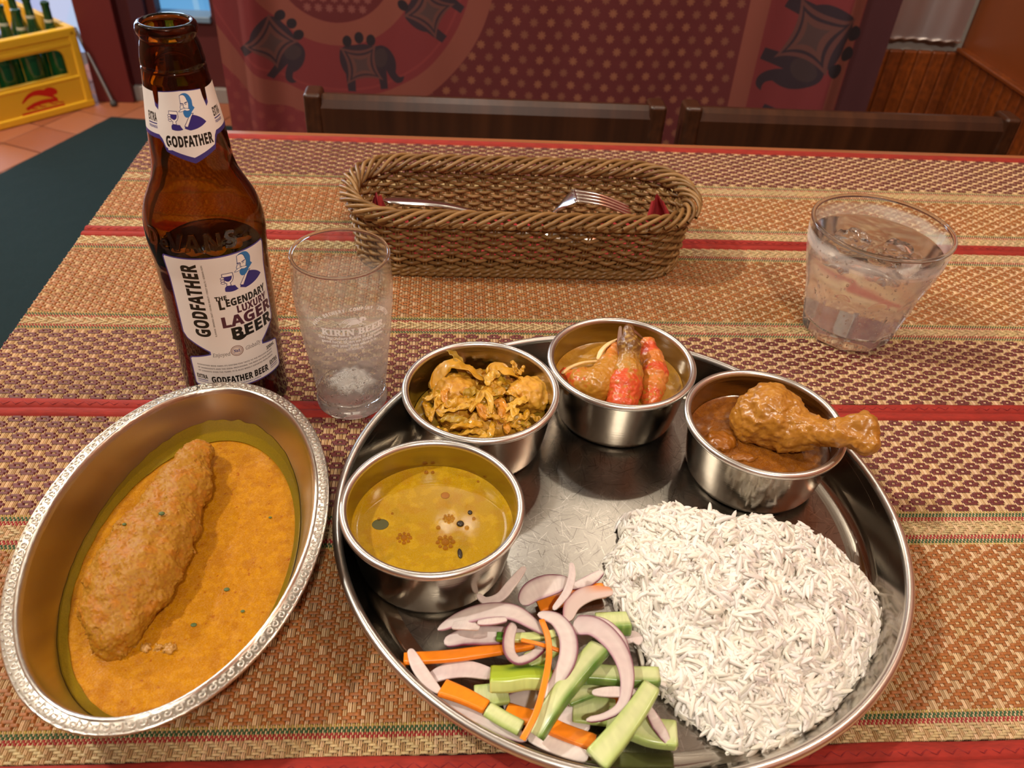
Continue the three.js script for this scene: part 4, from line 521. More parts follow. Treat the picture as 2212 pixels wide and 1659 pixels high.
// ---------------------------------------------------------------- small beer glass
const frostTex = (thr, k) => dataTex(512, 512, (x, y) => { const n = 0.66 + 0.22 * loopNoise(x, y, 512, 512, 1.1, 3) + 0.1 * rr(-1, 1); const v = y / 512, ends = (1 - smooth(v, thr - 0.12, thr)); return clamp((n + 0.25) * k * ends, 0, 1); });
{
  const kx = -0.0604, kz = -0.4031, t = thing('beer_glass', 'small clear beer tumbler fogged with cold, with white printed lettering', 'glass', [kx, Y + 0.0002, kz]);
  t.rotation.y = Math.atan2(-kx, -kz);
  const out = smoothProfile([[0.0205, 0], [0.0216, 0.0012], [0.0218, 0.005], [0.0212, 0.009], [0.0214, 0.014], [0.0224, 0.024], [0.0242, 0.04], [0.0262, 0.058], [0.0277, 0.074], [0.0283, 0.086], [0.0281, 0.096], [0.0276, 0.1055]], 70), rad = (h) => { for (let i = 1; i < out.length; i++) if (out[i][1] >= h) return out[i][0]; return 0.0276; };
  const inn = out.filter(([, y]) => y > 0.015).reverse().map(([r, y]) => [r - 0.0016, y]);
  obj('wall', lathe([...out.filter(([, y]) => y > 0.0112)], 112), paneM, t);
  obj('inner_wall', lathe([...inn, [0.0188, 0.0138], [0.012, 0.0134], [0, 0.0134]], 112), paneM, t);
  obj('rim', lathe(bead(0.0268, 0.1062, 0.00095, -170, 190, 14), 112), glassM, t);
  obj('base', lathe([[0, 0.0015], [0.018, 0.0008], ...out.filter(([, y]) => y <= 0.0112), [0.0196, 0.0126], [0.012, 0.0122], [0, 0.0122]], 112), glassM, t);
  const fogM = (alphaMap, o = 1) => std({ color: C(0.84, 0.75, 0.69), roughness: 0.9, alphaMap, transparent: true, opacity: o, side: THREE.DoubleSide });
  const mist = frostTex(0.97, 0.34);
  obj('condensation', gridGeo(120, 40, (u, v) => { const h = lerp(0.0015, 0.094, v), a = u * TAU, r = rad(h) + 0.00012; return [Math.sin(a) * r, h, Math.cos(a) * r, u, v]; }, true), fogM(mist), t);
  obj('base_glow_patch', gridGeo(48, 14, (u, v) => { const a = u * TAU, q = 0.0165 * v * (1 + 0.2 * noise(Math.cos(a) * 2, Math.sin(a) * 2, 3)); return [Math.sin(a) * q, 0.0142 + 0.0035 * (1 - v * v) + 0.0005 * noise(Math.sin(a) * q * 900, Math.cos(a) * q * 900, 2), Math.cos(a) * q]; }, true), std({ color: C(0.95, 0.93, 0.9), roughness: 0.5, alphaMap: dataTex(128, 128, (x, y) => clamp(0.62 + 0.5 * noise(x / 5, y / 5, 2), 0, 1) * (1 - smooth(y / 128, 0.55, 1))), transparent: true }), t);  // white patch painted for light focused in the bottom of the glass
  const dropM = phys({ color: 0xffffff, roughness: 0.02, transmission: 1, thickness: 0.001, ior: 1.33 }), drops = [];
  for (let i = 0; i < 260; i++) { const a = rr(-1.5, 1.5), h = i < 150 ? rr(0.004, 0.03) : rr(0.01, 0.09), s = rr(0.00025, 0.0008), r = rad(h) + 0.0001; drops.push(new THREE.SphereGeometry(s, 7, 5).scale(1, 1.2, 0.5).rotateY(a).translate(Math.sin(a) * r, h, Math.cos(a) * r)); }
  obj('droplets', drops, dropM, t).userData.kind = 'stuff';
  const ink = canvasTex(1400, 940, (g, W, H) => {          // 30 px per mm
    g.clearRect(0, 0, W, H); g.fillStyle = '#ffffff'; const arc = 'KIRIN BREWERY COMPANY, LIMITED'; g.font = 'bold 92px sans-serif'; g.textAlign = 'center';
    for (let i = 0; i < arc.length; i++) { const a = lerp(-1.22, 1.22, i / (arc.length - 1)); g.save(); g.translate(W / 2 + Math.sin(a) * 665, 610 - Math.cos(a) * 530); g.rotate(a * 0.8); g.scale(0.8, 1); g.fillText(arc[i], 0, 0); g.restore(); }
    g.save(); g.translate(W / 2 - 10, 300); g.scale(1.15, 1.25); g.lineWidth = 10; g.lineCap = 'round'; g.strokeStyle = '#fff';   // the running beast of the emblem
    for (let k = 0; k < 6; k++) { g.beginPath(); g.moveTo(-150 + k * 26, -6 + (k % 3) * 9); g.quadraticCurveTo(-90 + k * 30, -70 + k * 8, 40 + k * 16, -58 + k * 20); g.stroke(); }
    g.beginPath(); g.moveTo(-90, 40); g.quadraticCurveTo(0, 66, 120, 36); g.quadraticCurveTo(150, 8, 60, -8); g.quadraticCurveTo(-60, -18, -90, 40); g.fill();
    g.beginPath(); g.ellipse(140, -18, 54, 32, 0.4, 0, 7); g.fill(); for (const [x, d] of [[-80, -70], [-20, -56], [70, 40], [120, 60]]) { g.beginPath(); g.moveTo(x, 40); g.lineTo(x + d * 0.5, 74); g.lineTo(x + d, 84); g.stroke(); } g.beginPath(); g.moveTo(-90, 10); g.quadraticCurveTo(-160, -6, -196, 26); g.lineTo(-170, 34); g.stroke(); g.restore();
    const fit = (s, y, w, font) => { g.save(); g.font = font; const m = g.measureText(s).width; g.translate(W / 2, y); g.scale(w / m, 1); g.fillText(s, 0, 0); g.lineWidth = 3; g.strokeStyle = '#fff'; g.strokeText(s, 0, 0); g.restore(); };
    fit('KIRIN BEER', 585, 1090, '900 185px serif');
    [['The legendary KIRIN is a symbol of', 1240], ['good luck. Open up KIRIN today,', 1130], ["and you'll see what it is", 800], ['all about.', 320]].forEach(([s, w], i) => fit(s, 672 + i * 81, w, 'bold 76px sans-serif'));
  });
  obj('printed_emblem', gridGeo(60, 20, (u, v) => { const a = R(lerp(-41, 58, u)), h = lerp(0.0575, 0.0885, v), r = rad(h) + 0.0003; return [Math.sin(a) * r, h, Math.cos(a) * r]; }), std({ map: ink, alphaTest: 0.4, color: C(1, 0.99, 0.97), roughness: 0.55, side: THREE.DoubleSide }), t, 'white printed lettering and beast emblem');
}
// ---------------------------------------------------------------- water tumbler
{
  const gx = 0.2956, gz = -0.4865, RW = 0.0478, HW = 0.0878, t = thing('water_tumbler', 'clear faceted tumbler of iced water beaded with condensation', 'glass', [gx, Y + 0.0002, gz]);
  const prof = smoothProfile([[0.0268, 0], [0.0296, 0.0015], [0.0316, 0.006], [0.0334, 0.014], [0.0366, 0.03], [0.0402, 0.046], [0.0438, 0.06], [0.0462, 0.072], [0.0472, 0.082], [0.0477, HW - 0.0012]], 60), rad = (h) => { for (let i = 1; i < prof.length; i++) if (prof[i][1] >= h) return lerp(prof[i - 1][0], prof[i][0], (h - prof[i - 1][1]) / (prof[i][1] - prof[i - 1][1] + 1e-9)); return RW; };
  const inner = (h) => rad(h) - lerp(0.0048, 0.0021, smooth(h, 0.012, 0.06)), FC = 10, floor = 0.0135;
  const facet = (a, h) => { const k = TAU / FC, d = ((a % k) + k) % k - k / 2, flat = Math.cos(k / 2) / Math.cos(d), s = (1 - smooth(h, 0.044 - 0.01 * (d / k * 2) ** 2, 0.05 - 0.012 * (d / k * 2) ** 2)); return lerp(1, flat * 1.022, s); };
  const NA = 200, shellAt = (h0, h1, n, off) => gridGeo(NA, n, (u, v) => { const h = lerp(h0, h1, v), a = u * TAU, r = rad(h) * facet(a, h) - off; return [Math.sin(a) * r, h, Math.cos(a) * r]; }, true);
  obj('wall', shellAt(floor - 0.001, HW - 0.0012, 80, 0), paneM, t);
  obj('inner_wall', lathe(Array.from({ length: 8 }, (_, i) => { const h = lerp(HW - 0.001, 0.073, i / 7); return [inner(h), h]; }), NA), paneM, t);
  obj('rim', lathe(bead(RW - 0.0014, HW - 0.001, 0.0015, -170, 190, 14), NA), glassM, t);
  obj('base', [shellAt(0, floor - 0.001, 16, 0), lathe([[rad(floor) * 0.985, floor - 0.001], [0.03, floor - 0.0006], [0.018, floor - 0.0004], [0, floor - 0.0004]], NA), lathe([[0, 0.0022], [0.016, 0.0018], [0.024, 0.0006], [0.0266, 0]], NA)], glassM, t);
  const level = 0.0725;
  const hazy = waterM.clone(); hazy.roughness = 0.13;       // its sides lie against the fogged wall
  obj('water', [shellAt(floor, level, 60, 0.0012), lathe([[0, floor], [0.018, floor], [rad(floor) * 0.96, floor]], NA)], hazy, t);
  obj('water_surface', lathe([[rad(level) - 0.0012, level], [rad(level) - 0.003, level - 0.0009], [0.03, level - 0.0012], [0, level - 0.0012]], NA), waterM, t);
  const ice = phys({ color: C(0.95, 0.97, 0.98), roughness: 0.12, transmission: 1, thickness: 0.02, ior: 1.31 });
  for (const [x, z, r, a, b] of [[-0.012, -0.012, 0.016, 0.3, 0.5], [0.016, 0.004, 0.014, 1.1, -0.4], [-0.004, 0.018, 0.0125, 2.0, 0.3]]) { const g = blob((X, Yy, Z) => { const q = Math.max(Math.abs(X) - r * 0.72, Math.abs(Yy) - r * 0.5, Math.abs(Z) - r * 0.66) ; return q + r * 0.14 * noise(X * 90, Yy * 90, Z * 90 + r * 900) + 0.0008; }, [-r, -r, -r], [r, r, r], r / 11); const m = obj('ice_piece', g, ice, t); m.position.set(x, level - 0.0062, z); m.rotation.set(b * 0.35, a, 0.15); }
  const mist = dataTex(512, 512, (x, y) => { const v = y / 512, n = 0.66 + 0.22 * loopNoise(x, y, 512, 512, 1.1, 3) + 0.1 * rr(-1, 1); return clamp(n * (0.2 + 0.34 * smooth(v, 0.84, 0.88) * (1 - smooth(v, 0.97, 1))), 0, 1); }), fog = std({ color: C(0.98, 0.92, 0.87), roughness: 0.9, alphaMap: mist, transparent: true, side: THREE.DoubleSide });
  obj('condensation', gridGeo(NA, 50, (u, v) => { const h = lerp(0.0012, 0.0815, v), a = u * TAU, r = rad(h) * facet(a, h) + 0.00012; return [Math.sin(a) * r, h, Math.cos(a) * r, u * 2, v]; }, true), fog, t);  // real condensation, carried over the base to paint its focused light as well
  const drops = []; for (let i = 0; i < 420; i++) { const a = rr(-1.6, 1.6), h = rr(0.006, 0.08), s = rr(0.0002, 0.0007) * (rnd() < 0.1 ? 1.6 : 1), r = rad(h) * facet(a, h) + 0.0001; drops.push(new THREE.SphereGeometry(s, 7, 5).scale(1, 1.25, 0.5).rotateY(a).translate(Math.sin(a) * r, h, Math.cos(a) * r)); }
  obj('droplets', drops, phys({ color: 0xffffff, roughness: 0.02, transmission: 1, thickness: 0.001, ior: 1.33 }), t).userData.kind = 'stuff';
  t.rotation.y = 0.2;
}
// ---------------------------------------------------------------- wicker basket and what lies in it
{
  const cx = 0.0575, cz = -0.5955, t = thing('wicker_basket', 'long brown wicker cutlery basket with a twisted rim', 'basket', [cx, Y, cz]);
  const ring = (L, W, s) => {                            // point and outward normal on a rounded oblong, s in 0..1
    const rc = W * 0.9, sl = 2 * (L - rc), sw = 2 * (W - rc), arc = Math.PI / 2 * rc, P = 2 * sl + 2 * sw + 4 * arc; let d = ((s % 1) + 1) % 1 * P;
    const segs = [[sl, 'f'], [arc, 0], [sw, 'r'], [arc, 1], [sl, 'b'], [arc, 2], [sw, 'l'], [arc, 3]];
    for (const [len, k] of segs) {
      if (d <= len || k === 3) {
        if (k === 'f') return [-L + rc + d, W, 0, 1]; if (k === 'r') return [L, W - rc - d, 1, 0]; if (k === 'b') return [L - rc - d, -W, 0, -1]; if (k === 'l') return [-L, -W + rc + d, -1, 0];
        const a = d / rc, c = [[L - rc, W - rc, 0], [L - rc, -W + rc, 1], [-L + rc, -W + rc, 2], [-L + rc, W - rc, 3]][k], ang = Math.PI / 2 - a - c[2] * Math.PI / 2; return [c[0] + Math.cos(ang) * rc, c[1] + Math.sin(ang) * rc, Math.cos(ang), Math.sin(ang)];
      } d -= len;
    }
  };
  const H = 0.052, size = (h) => { const q = clamp(h / H, 0, 1); return [lerp(0.1285, 0.1345, q), lerp(0.0415, 0.0485, q)]; };
  const at = (s, h, off) => { const [L, W] = size(h), [x, z, nx, nz] = ring(L, W, s); return V(x + nx * off, h, z + nz * off); };
  const wick = [[0.22, 0.115, 0.036], [0.27, 0.145, 0.05], [0.175, 0.088, 0.027]].map((c) => phys({ color: C(...c), roughness: 0.36, specularIntensity: 0.7 }));
  const NS = 62;
  for (let i = 0; i < NS; i++) { const s = (i + 0.5) / NS; for (const e of [-0.0011, 0.0011]) obj('stake', tube([at(s + e * 1.45, 0.002, 0), at(s + e * 1.45, 0.026, 0), at(s + e * 1.45, 0.05, 0)], 0.001, 6, 5), wick[i % 3], t); }
  for (let r = 0; r < 12; r++) {
    const h = 0.0085 + r * 0.0034, pts = []; for (let k = 0; k < NS * 2; k++) { const s = k / (NS * 2), ph = (Math.floor(k / 2) + r) % 2 ? 1 : -1; pts.push(at(s, h + 0.0003 * Math.sin(k * 1.3 + r), k % 2 ? ph * 0.0021 : 0)); }
    obj('weaver', new THREE.TubeGeometry(curve(pts, true), NS * 8, 0.00155, 6, true), wick[(r * 2) % 3], t);
  }
  const NR = 66;                                         // twisted border: each strand climbs from the wall over the rim
  for (let i = 0; i < NR; i++) { const pts = []; for (let k = 0; k <= 8; k++) { const q = k / 8, a = R(lerp(-150, 100, q)), s = (i - q * 4.6) / NR, rr_ = 0.0056 + 0.0007 * (i % 2); pts.push(at(s, H - 0.0005 + Math.cos(a * 0.95) * rr_, Math.sin(a) * rr_ * 1.05 + 0.0006)); } obj('rim_strand', tube(pts, 0.00165, 18, 6), wick[i % 3], t); }
  for (const ph of [0, 0.5]) { const pts = []; for (let k = 0; k < 180; k++) { const a = k / 180 * TAU * 36 + ph * TAU; pts.push(at(k / 180, H - 0.0052 + 0.001 * Math.sin(a), 0.0015 + 0.0014 * Math.cos(a))); } obj('rim_cord', new THREE.TubeGeometry(curve(pts, true), 540, 0.0015, 6, true), wick[1], t); }
  for (const [h, o, n] of [[0.0022, 0.0016, 44], [0.0055, 0.0012, 40]]) for (const ph of [0, 0.5]) { const pts = []; for (let k = 0; k < 220; k++) { const a = k / 220 * TAU * n + ph * TAU; pts.push(at(k / 220, h + 0.0011 * Math.sin(a), o + 0.0013 * Math.cos(a))); } obj('base_cord', new THREE.TubeGeometry(curve(pts, true), 660, 0.0016, 6, true), wick[0], t); }
  for (let k = -8; k <= 8; k++) { const z = k * 0.0047, x = 0.128 - (Math.abs(z) > 0.03 ? 0.02 : 0.004); obj('base_strand', tube([[-x, 0.0016, z], [0, 0.0018 + 0.0003 * (k & 1), z], [x, 0.0016, z]], 0.0016, 8, 6), wick[(k + 9) % 3], t); }
  for (let k = -9; k <= 9; k++) obj('base_strand', tube([[k * 0.0128, 0.0034, -0.04], [k * 0.0128, 0.0036, 0.04]], 0.0012, 4, 5), wick[2], t);

  // red napkin along the basket floor, two corners standing up
  const nap = thing('red_napkin', 'folded dark red napkin under the cutlery in the wicker basket', 'napkin');
  const nm = std({ color: C(0.36, 0.018, 0.022), roughness: 0.85, side: THREE.DoubleSide }), a = ({ x: 0.1653, y: 0.0537 }), b = ({ x: -0.054, y: 0.0517 });
  obj('fold', gridGeo(80, 16, (u, v) => { const x = cx + lerp(-0.108, 0.108, u), z = cz + lerp(-0.031, 0.031, v); return [x, Y + 0.0105 + 0.0042 * noise(x * 30, z * 50, 2) + 0.005 * Math.sin(v * Math.PI), z]; }), nm, nap);
  const corner = (x, y, w, ph) => obj('corner', gridGeo(14, 10, (u, v) => { const k = (1 - v * 0.75), q = (u - 0.5) * w * k; return [x + q + 0.004 * Math.sin(v * 3 + ph), lerp(Y + 0.012, Y + y, v) - Math.abs(u - 0.5) * 0.008 * v, -0.592 + 0.006 * Math.sin(u * 9 + ph) * (1 - 0.4 * v) + v * 0.004]; }), nm, nap);
  corner(a.x, a.y + 0.002, 0.038, 0.4); corner(b.x + 0.002, b.y, 0.024, 2.1);
  // fork lying along the basket
  const F = [({ x: -0.0512, y: 0.0439 }), ({ x: -0.0075, y: 0.0411 }), ({ x: 0.0293, y: 0.0337 }), ({ x: 0.0666, y: 0.0314 }), ({ x: 0.0831, y: 0.036 })], hd = [({ x: 0.0888, y: 0.0426 }), ({ x: 0.1001, y: 0.0522 }), ({ x: 0.1209, y: 0.0484 }), ({ x: 0.1454, y: 0.0393 })];
  const fork = thing('table_fork', 'shiny steel fork lying tines down along the wicker basket', 'fork'), sil = phys({ color: C(0.72, 0.72, 0.72), metalness: 1, roughness: 0.14, side: THREE.DoubleSide }), f3 = (p) => V(p.x, Y + p.y, -0.592);
  obj('handle', strip(F.map(f3), (v) => lerp(0.0125, 0.0055, smooth(v, 0, 0.7)), 0.0024, { color: () => [1, 1, 1], flat: 0.8, ends: 0.8, seg: 40 }), sil, fork);
  obj('neck', strip([f3(F[4]), f3(hd[0]), f3(hd[1])], (v) => lerp(0.0055, 0.023, smooth(v, 0.1, 0.9)), 0.0022, { color: () => [1, 1, 1], flat: 0.8, ends: 0, seg: 20 }), sil, fork);
  for (let k = 0; k < 4; k++) { const o = (k - 1.5) * 0.0058; obj('tine', strip([f3(hd[1]).add(V(-0.003, 0, o)), f3(hd[2]).add(V(0, 0, o)), f3(hd[3]).add(V(0, 0, o * 0.9))], (v) => lerp(0.0042, 0.0022, v), 0.002, { color: () => [1, 1, 1], flat: 0.8, seg: 16 }), sil, fork); }
  const spoon = thing('table_spoon', 'steel spoon glinting through the weave under the fork', 'spoon');
  obj('handle', strip([V(cx - 0.088, Y + 0.0315, -0.58), V(cx - 0.03, Y + 0.0245, -0.582), V(cx + 0.02, Y + 0.022, -0.583)], (v) => lerp(0.012, 0.005, v), 0.0022, { color: () => [1, 1, 1], flat: 0.8 }), sil, spoon);
  obj('bowl', new THREE.SphereGeometry(1, 28, 12, 0, TAU, 0, Math.PI / 2).scale(0.027, 0.009, 0.0185).translate(cx + 0.044, Y + 0.0205, -0.583), sil, spoon);
}
// ---------------------------------------------------------------- oval dish of chicken in sauce
{
  const A = 0.1047, B = 0.0687, ox = -0.1257, oz = -0.2654, ang = -0.0147, t = thing('oval_dish', 'oval stainless steel serving dish with an embossed scroll rim', 'dish', [ox, Y, oz], ang);
  const E = (d, a) => [(B - d) * Math.cos(a), -(A - d) * Math.sin(a)], shell = (pts, n = 144) => { const g = gridGeo(n, pts.length - 1, (u, v) => { const [d, y] = pts[Math.round(v * (pts.length - 1))], a = u * TAU; if (d < 0) return [0, y, 0]; const [x, z] = E(d, a); return [x, y, z]; }, true); return g; };
  const st = phys({ color: C(0.6, 0.55, 0.47), metalness: 1, roughness: 0.25, side: THREE.DoubleSide }), rimM = phys({ color: C(0.66, 0.63, 0.56), metalness: 1, roughness: 0.22, side: THREE.DoubleSide, bumpMap: dataTex(256, 256, () => rnd()), bumpScale: 0.00004 });
  obj('basin', shell([[0.0084, 0.0382], [0.0095, 0.034], [0.0125, 0.0255], [0.0165, 0.0165], [0.021, 0.0095], [0.0262, 0.0048], [0.032, 0.0026], [0.045, 0.0018], [0.066, 0.0018]].concat([[-1, 0.0018]])), st, t);
  obj('underside', shell([[0.0016, 0.0384], [0.0082, 0.0374], [0.0105, 0.0302], [0.0158, 0.0155], [0.0205, 0.0078], [0.0258, 0.003], [0.0325, 0.0006], [0.05, 0.0001], [-1, 0.0001]]), st, t);
  obj('flat_rim', shell([[0.0016, 0.0384], [0.0002, 0.039], [0, 0.0398], [0.0005, 0.0404], [0.001, 0.0402], [0.0052, 0.0402], [0.0056, 0.041], [0.0062, 0.0413], [0.0069, 0.0411], [0.0074, 0.0405], [0.0079, 0.0396], [0.0084, 0.0382]]), rimM, t);
  // embossed scrolls, one by one round the rim
  const sc = [], n = 26; for (let i = 0; i <= n; i++) { const q = i / n, a = q * TAU * 1.15 + 0.6, r = lerp(0.0016, 0.0005, q); sc.push([Math.cos(a) * r + 0.0002, 0, Math.sin(a) * r]); } sc.unshift([0.0012, 0, 0.0028], [0.0018, 0, 0.0018]);
  const scroll = tube(sc, 0.00042, 26, 6), NSC = 120; let per = 0; const tab = [0]; for (let i = 1; i <= 720; i++) { const p = E(0.0031, (i - 1) / 720 * TAU), q = E(0.0031, i / 720 * TAU); per += Math.hypot(p[0] - q[0], p[1] - q[1]); tab.push(per); }
  for (let k = 0, i = 0; k < NSC; k++) { while (tab[i] < k / NSC * per) i++; const a = i / 720 * TAU, [x, z] = E(0.0031, a), [x2, z2] = E(0.0031, a + 0.01), m = obj('rim_scroll', scroll, rimM, t); m.position.set(x, 0.0403, z); m.rotation.y = Math.atan2(-(z2 - z), x2 - x) + Math.PI / 2; }
  const tiny = new THREE.SphereGeometry(0.0006, 8, 6); for (let k = 0, i = 0; k < NSC; k++) { while (tab[i] < (k + 0.5) / NSC * per) i++; const [x, z] = E(0.0012, i / 720 * TAU), m = obj('rim_dot', tiny, rimM, t); m.position.set(x, 0.0402, z); }
  // sauce: level pool, oil at its edge
  const L = 0.0158, wallD = (h) => { const w = [[0.0026, 0.032], [0.0048, 0.0262], [0.0095, 0.021], [0.0165, 0.0165], [0.0255, 0.0125], [0.034, 0.0095]]; for (let i = 1; i < w.length; i++) if (h <= w[i][0]) return lerp(w[i - 1][1], w[i][1], (h - w[i - 1][0]) / (w[i][0] - w[i - 1][0])); return 0.0095; };
  const s = thing('curry_sauce', 'orange curry sauce with yellow oil at its edge in the oval dish', 'curry sauce', [ox, Y, oz], ang);
  const sauceM = phys({ map: mottled([0.38, 0.152, 0.0004], [[[0.44, 0.19, 0.0015], 2.4, 0.0, 0.7], [[0.31, 0.11, 0.0005], 1.2, 0.12, 0.6], [[0.24, 0.045, 0.001], 3.0, 0.42, 0.7]], 512, 50), roughness: 0.3, specularIntensity: 0.3, bumpMap: dataTex(512, 512, (x, y) => 0.5 + 0.3 * noise(x / 5, y / 5, 1) + 0.2 * noise(x / 14, y / 14, 2)), bumpScale: 0.00012 });
  const dl = wallD(L);
  obj('surface', gridGeo(144, 50, (u, v) => { const a = u * TAU, d = dl + 0.0002, q = v, x = (B - d) * Math.cos(a) * q, z = -(A - d) * Math.sin(a) * q; return [x, L + 0.0006 * fbm(x * 70, z * 70, 3, 4) * (1 - v ** 10) + 0.0007 * v ** 40, z, x * 7 + 0.5, z * 7 + 0.5]; }, true), sauceM, s);
  obj('depth', shell([[dl + 0.0002, L], [0.0218, 0.0098], [0.0268, 0.0052], [0.033, 0.003], [-1, 0.003]].map(([d, y]) => [d < 0 ? d : d + 0.0004, y])), sauceM, s);
  const oilC = dataTex(512, 256, (x, y) => { const n = 0.5 + 0.5 * fbm(x / 14, y / 14, 6, 3); return mix3([0.3, 0.2, 0.004], [0.48, 0.28, 0.008], n + rr(-0.1, 0.1)); }, true);
  const oilM = phys({ map: oilC, roughness: 0.16, bumpMap: dataTex(512, 256, (x, y) => 0.5 + 0.5 * noise(x / 4, y / 4, 8)), bumpScale: 0.0008, side: THREE.DoubleSide });
  // oil: a film that climbs the far wall and a rim along the left of the pool
  obj('oil_film', gridGeo(200, 18, (u, v) => { const a = u * TAU, far = Math.pow(Math.max(0, Math.sin(a)), 2.2), left = smooth(-Math.cos(a), -0.1, 0.6), hi = L + 0.0004 + far * 0.0068 * (1 + 0.12 * noise(a * 7, 1, 4)) + left * 0.0008 * (1 + 0.3 * noise(a * 9, 2, 2)) + 0.0004, dIn = 0.0022 + 0.0012 * left * (1 + 0.3 * noise(a * 6, 5, 1)) + 0.0045 * far; if (v < 0.4) { const q = v / 0.4, d = wallD(L) + lerp(dIn, 0.0003, q), [x, z] = E(d, a); return [x, L + 0.00075 + 0.0004 * q * q, z, u * 10, v]; } const q = (v - 0.4) / 0.6, h = lerp(L + 0.0011, hi, q), [x, z] = E(wallD(h) + 0.0006 * (1 - q * 0.6), a); return [x, h, z, u * 10, v]; }, true), oilM, s, 'yellow oil at the edge of the sauce');
  const herb = std({ color: C(0.06, 0.09, 0.015), roughness: 0.6 }), loc = (p) => { const c = Math.cos(-ang), q = Math.sin(-ang), x = p[0] - ox, z = p[2] - oz; return [x * c + z * q, p[1], -x * q + z * c]; };
  for (const [p, r] of [[[-0.1033, 0.0165, -0.2446], 0.0011], [[-0.1139, 0.0165, -0.2253], 0.0011], [[-0.0935, 0.0165, -0.2323], 0.0008], [[-0.0907, 0.0165, -0.2893], 0.0007]]) { const [x, y, z] = loc(p), m = obj('herb_flake', new THREE.SphereGeometry(r, 8, 6).scale(1.3, 0.3, 1), herb, s); m.position.set(x, y - 0.0003, z); }
  // chicken fillet
  const ax = [[[-0.1346, 0.0265, -0.3265]], [[-0.1368, 0.0255, -0.3018]], [[-0.1414, 0.0245, -0.2694]], [[-0.144, 0.024, -0.2466]], [[-0.1468, 0.022, -0.2305]], [[-0.1448, 0.0195, -0.2202]], [[-0.1448, 0.0165, -0.2147]]].map((q) => q[0]), rad = [0.0088, 0.0136, 0.0185, 0.0198, 0.0155, 0.0098, 0.0066];
  const lo = [9, 9, 9], hi = [-9, -9, -9]; ax.forEach((p, i) => { for (let k = 0; k < 3; k++) { lo[k] = Math.min(lo[k], p[k] - rad[i] - 0.004); hi[k] = Math.max(hi[k], p[k] + rad[i] + 0.004); } });
  const flatY = 0.62, scaleP = (p) => [p[0], p[1] / flatY, p[2]];
  const g = blob((x, y, z) => { const p = [x, y / flatY, z]; let d = 9; for (let i = 0; i < ax.length - 1; i++) d = smin(d, cap(p, scaleP(ax[i]), scaleP(ax[i + 1]), rad[i], rad[i + 1]), 0.006); return d * 0.8 + 0.0022 * fbm(x * 70, y * 70, z * 70, 2) + 0.00035 * noise(x * 420, y * 420, z * 420) + 0.0006 * noise(x * 640, y * 640, z * 640); }, lo, hi, 0.00075);
  paint(g, (x, y, z) => { const n = fbm(x * 120, y * 120, z * 120, 3), f = noise(x * 900, y * 900, z * 900); return mix3(mix3([0.32, 0.145, 0.006], [0.35, 0.125, 0.002], smooth(n, -0.1, 0.4)), [0.26, 0.085, 0.01], smooth(f, 0.15, 0.6) * 0.75); });
  const ch = thing('chicken_fillet', 'tapered piece of orange coated chicken breast in the oval dish', 'chicken', [0, Y, 0]);
  obj('meat', g, phys({ vertexColors: true, roughness: 0.55, clearcoat: 0.04, clearcoatRoughness: 0.35, specularIntensity: 0.5 }), ch);
  for (const [p, r] of [[[-0.1363, 0.0375, -0.2732], 0.0013], [[-0.1585, 0.026, -0.2305], 0.0015], [[-0.1529, 0.035, -0.2687], 0.0009]]) { const m = obj('herb_flake', new THREE.SphereGeometry(r, 8, 6).scale(1.2, 0.5, 0.9), herb, ch); m.position.set(...p); }
  const sh = thing('chicken_shreds', 'loose shreds of chicken at the lower tip of the fillet', 'chicken', [0, Y, 0]);
  for (const [p, r] of [[[-0.1384, 0.0165, -0.2163], 0.0026], [[-0.1316, 0.016, -0.2142], 0.0022], [[-0.1215, 0.016, -0.2134], 0.0028], [[-0.1266, 0.016, -0.2139], 0.0018]]) obj('shred', blob((x, y, z) => Math.hypot(x - p[0], (y - p[1]) * 1.6, z - p[2]) - r + 0.0012 * noise(x * 500, y * 500, z * 500), [p[0] - 0.005, p[1] - 0.004, p[2] - 0.005], [p[0] + 0.005, p[1] + 0.004, p[2] + 0.005], 0.0006), std({ color: C(0.4, 0.2, 0.04), roughness: 0.4 }), sh);
}
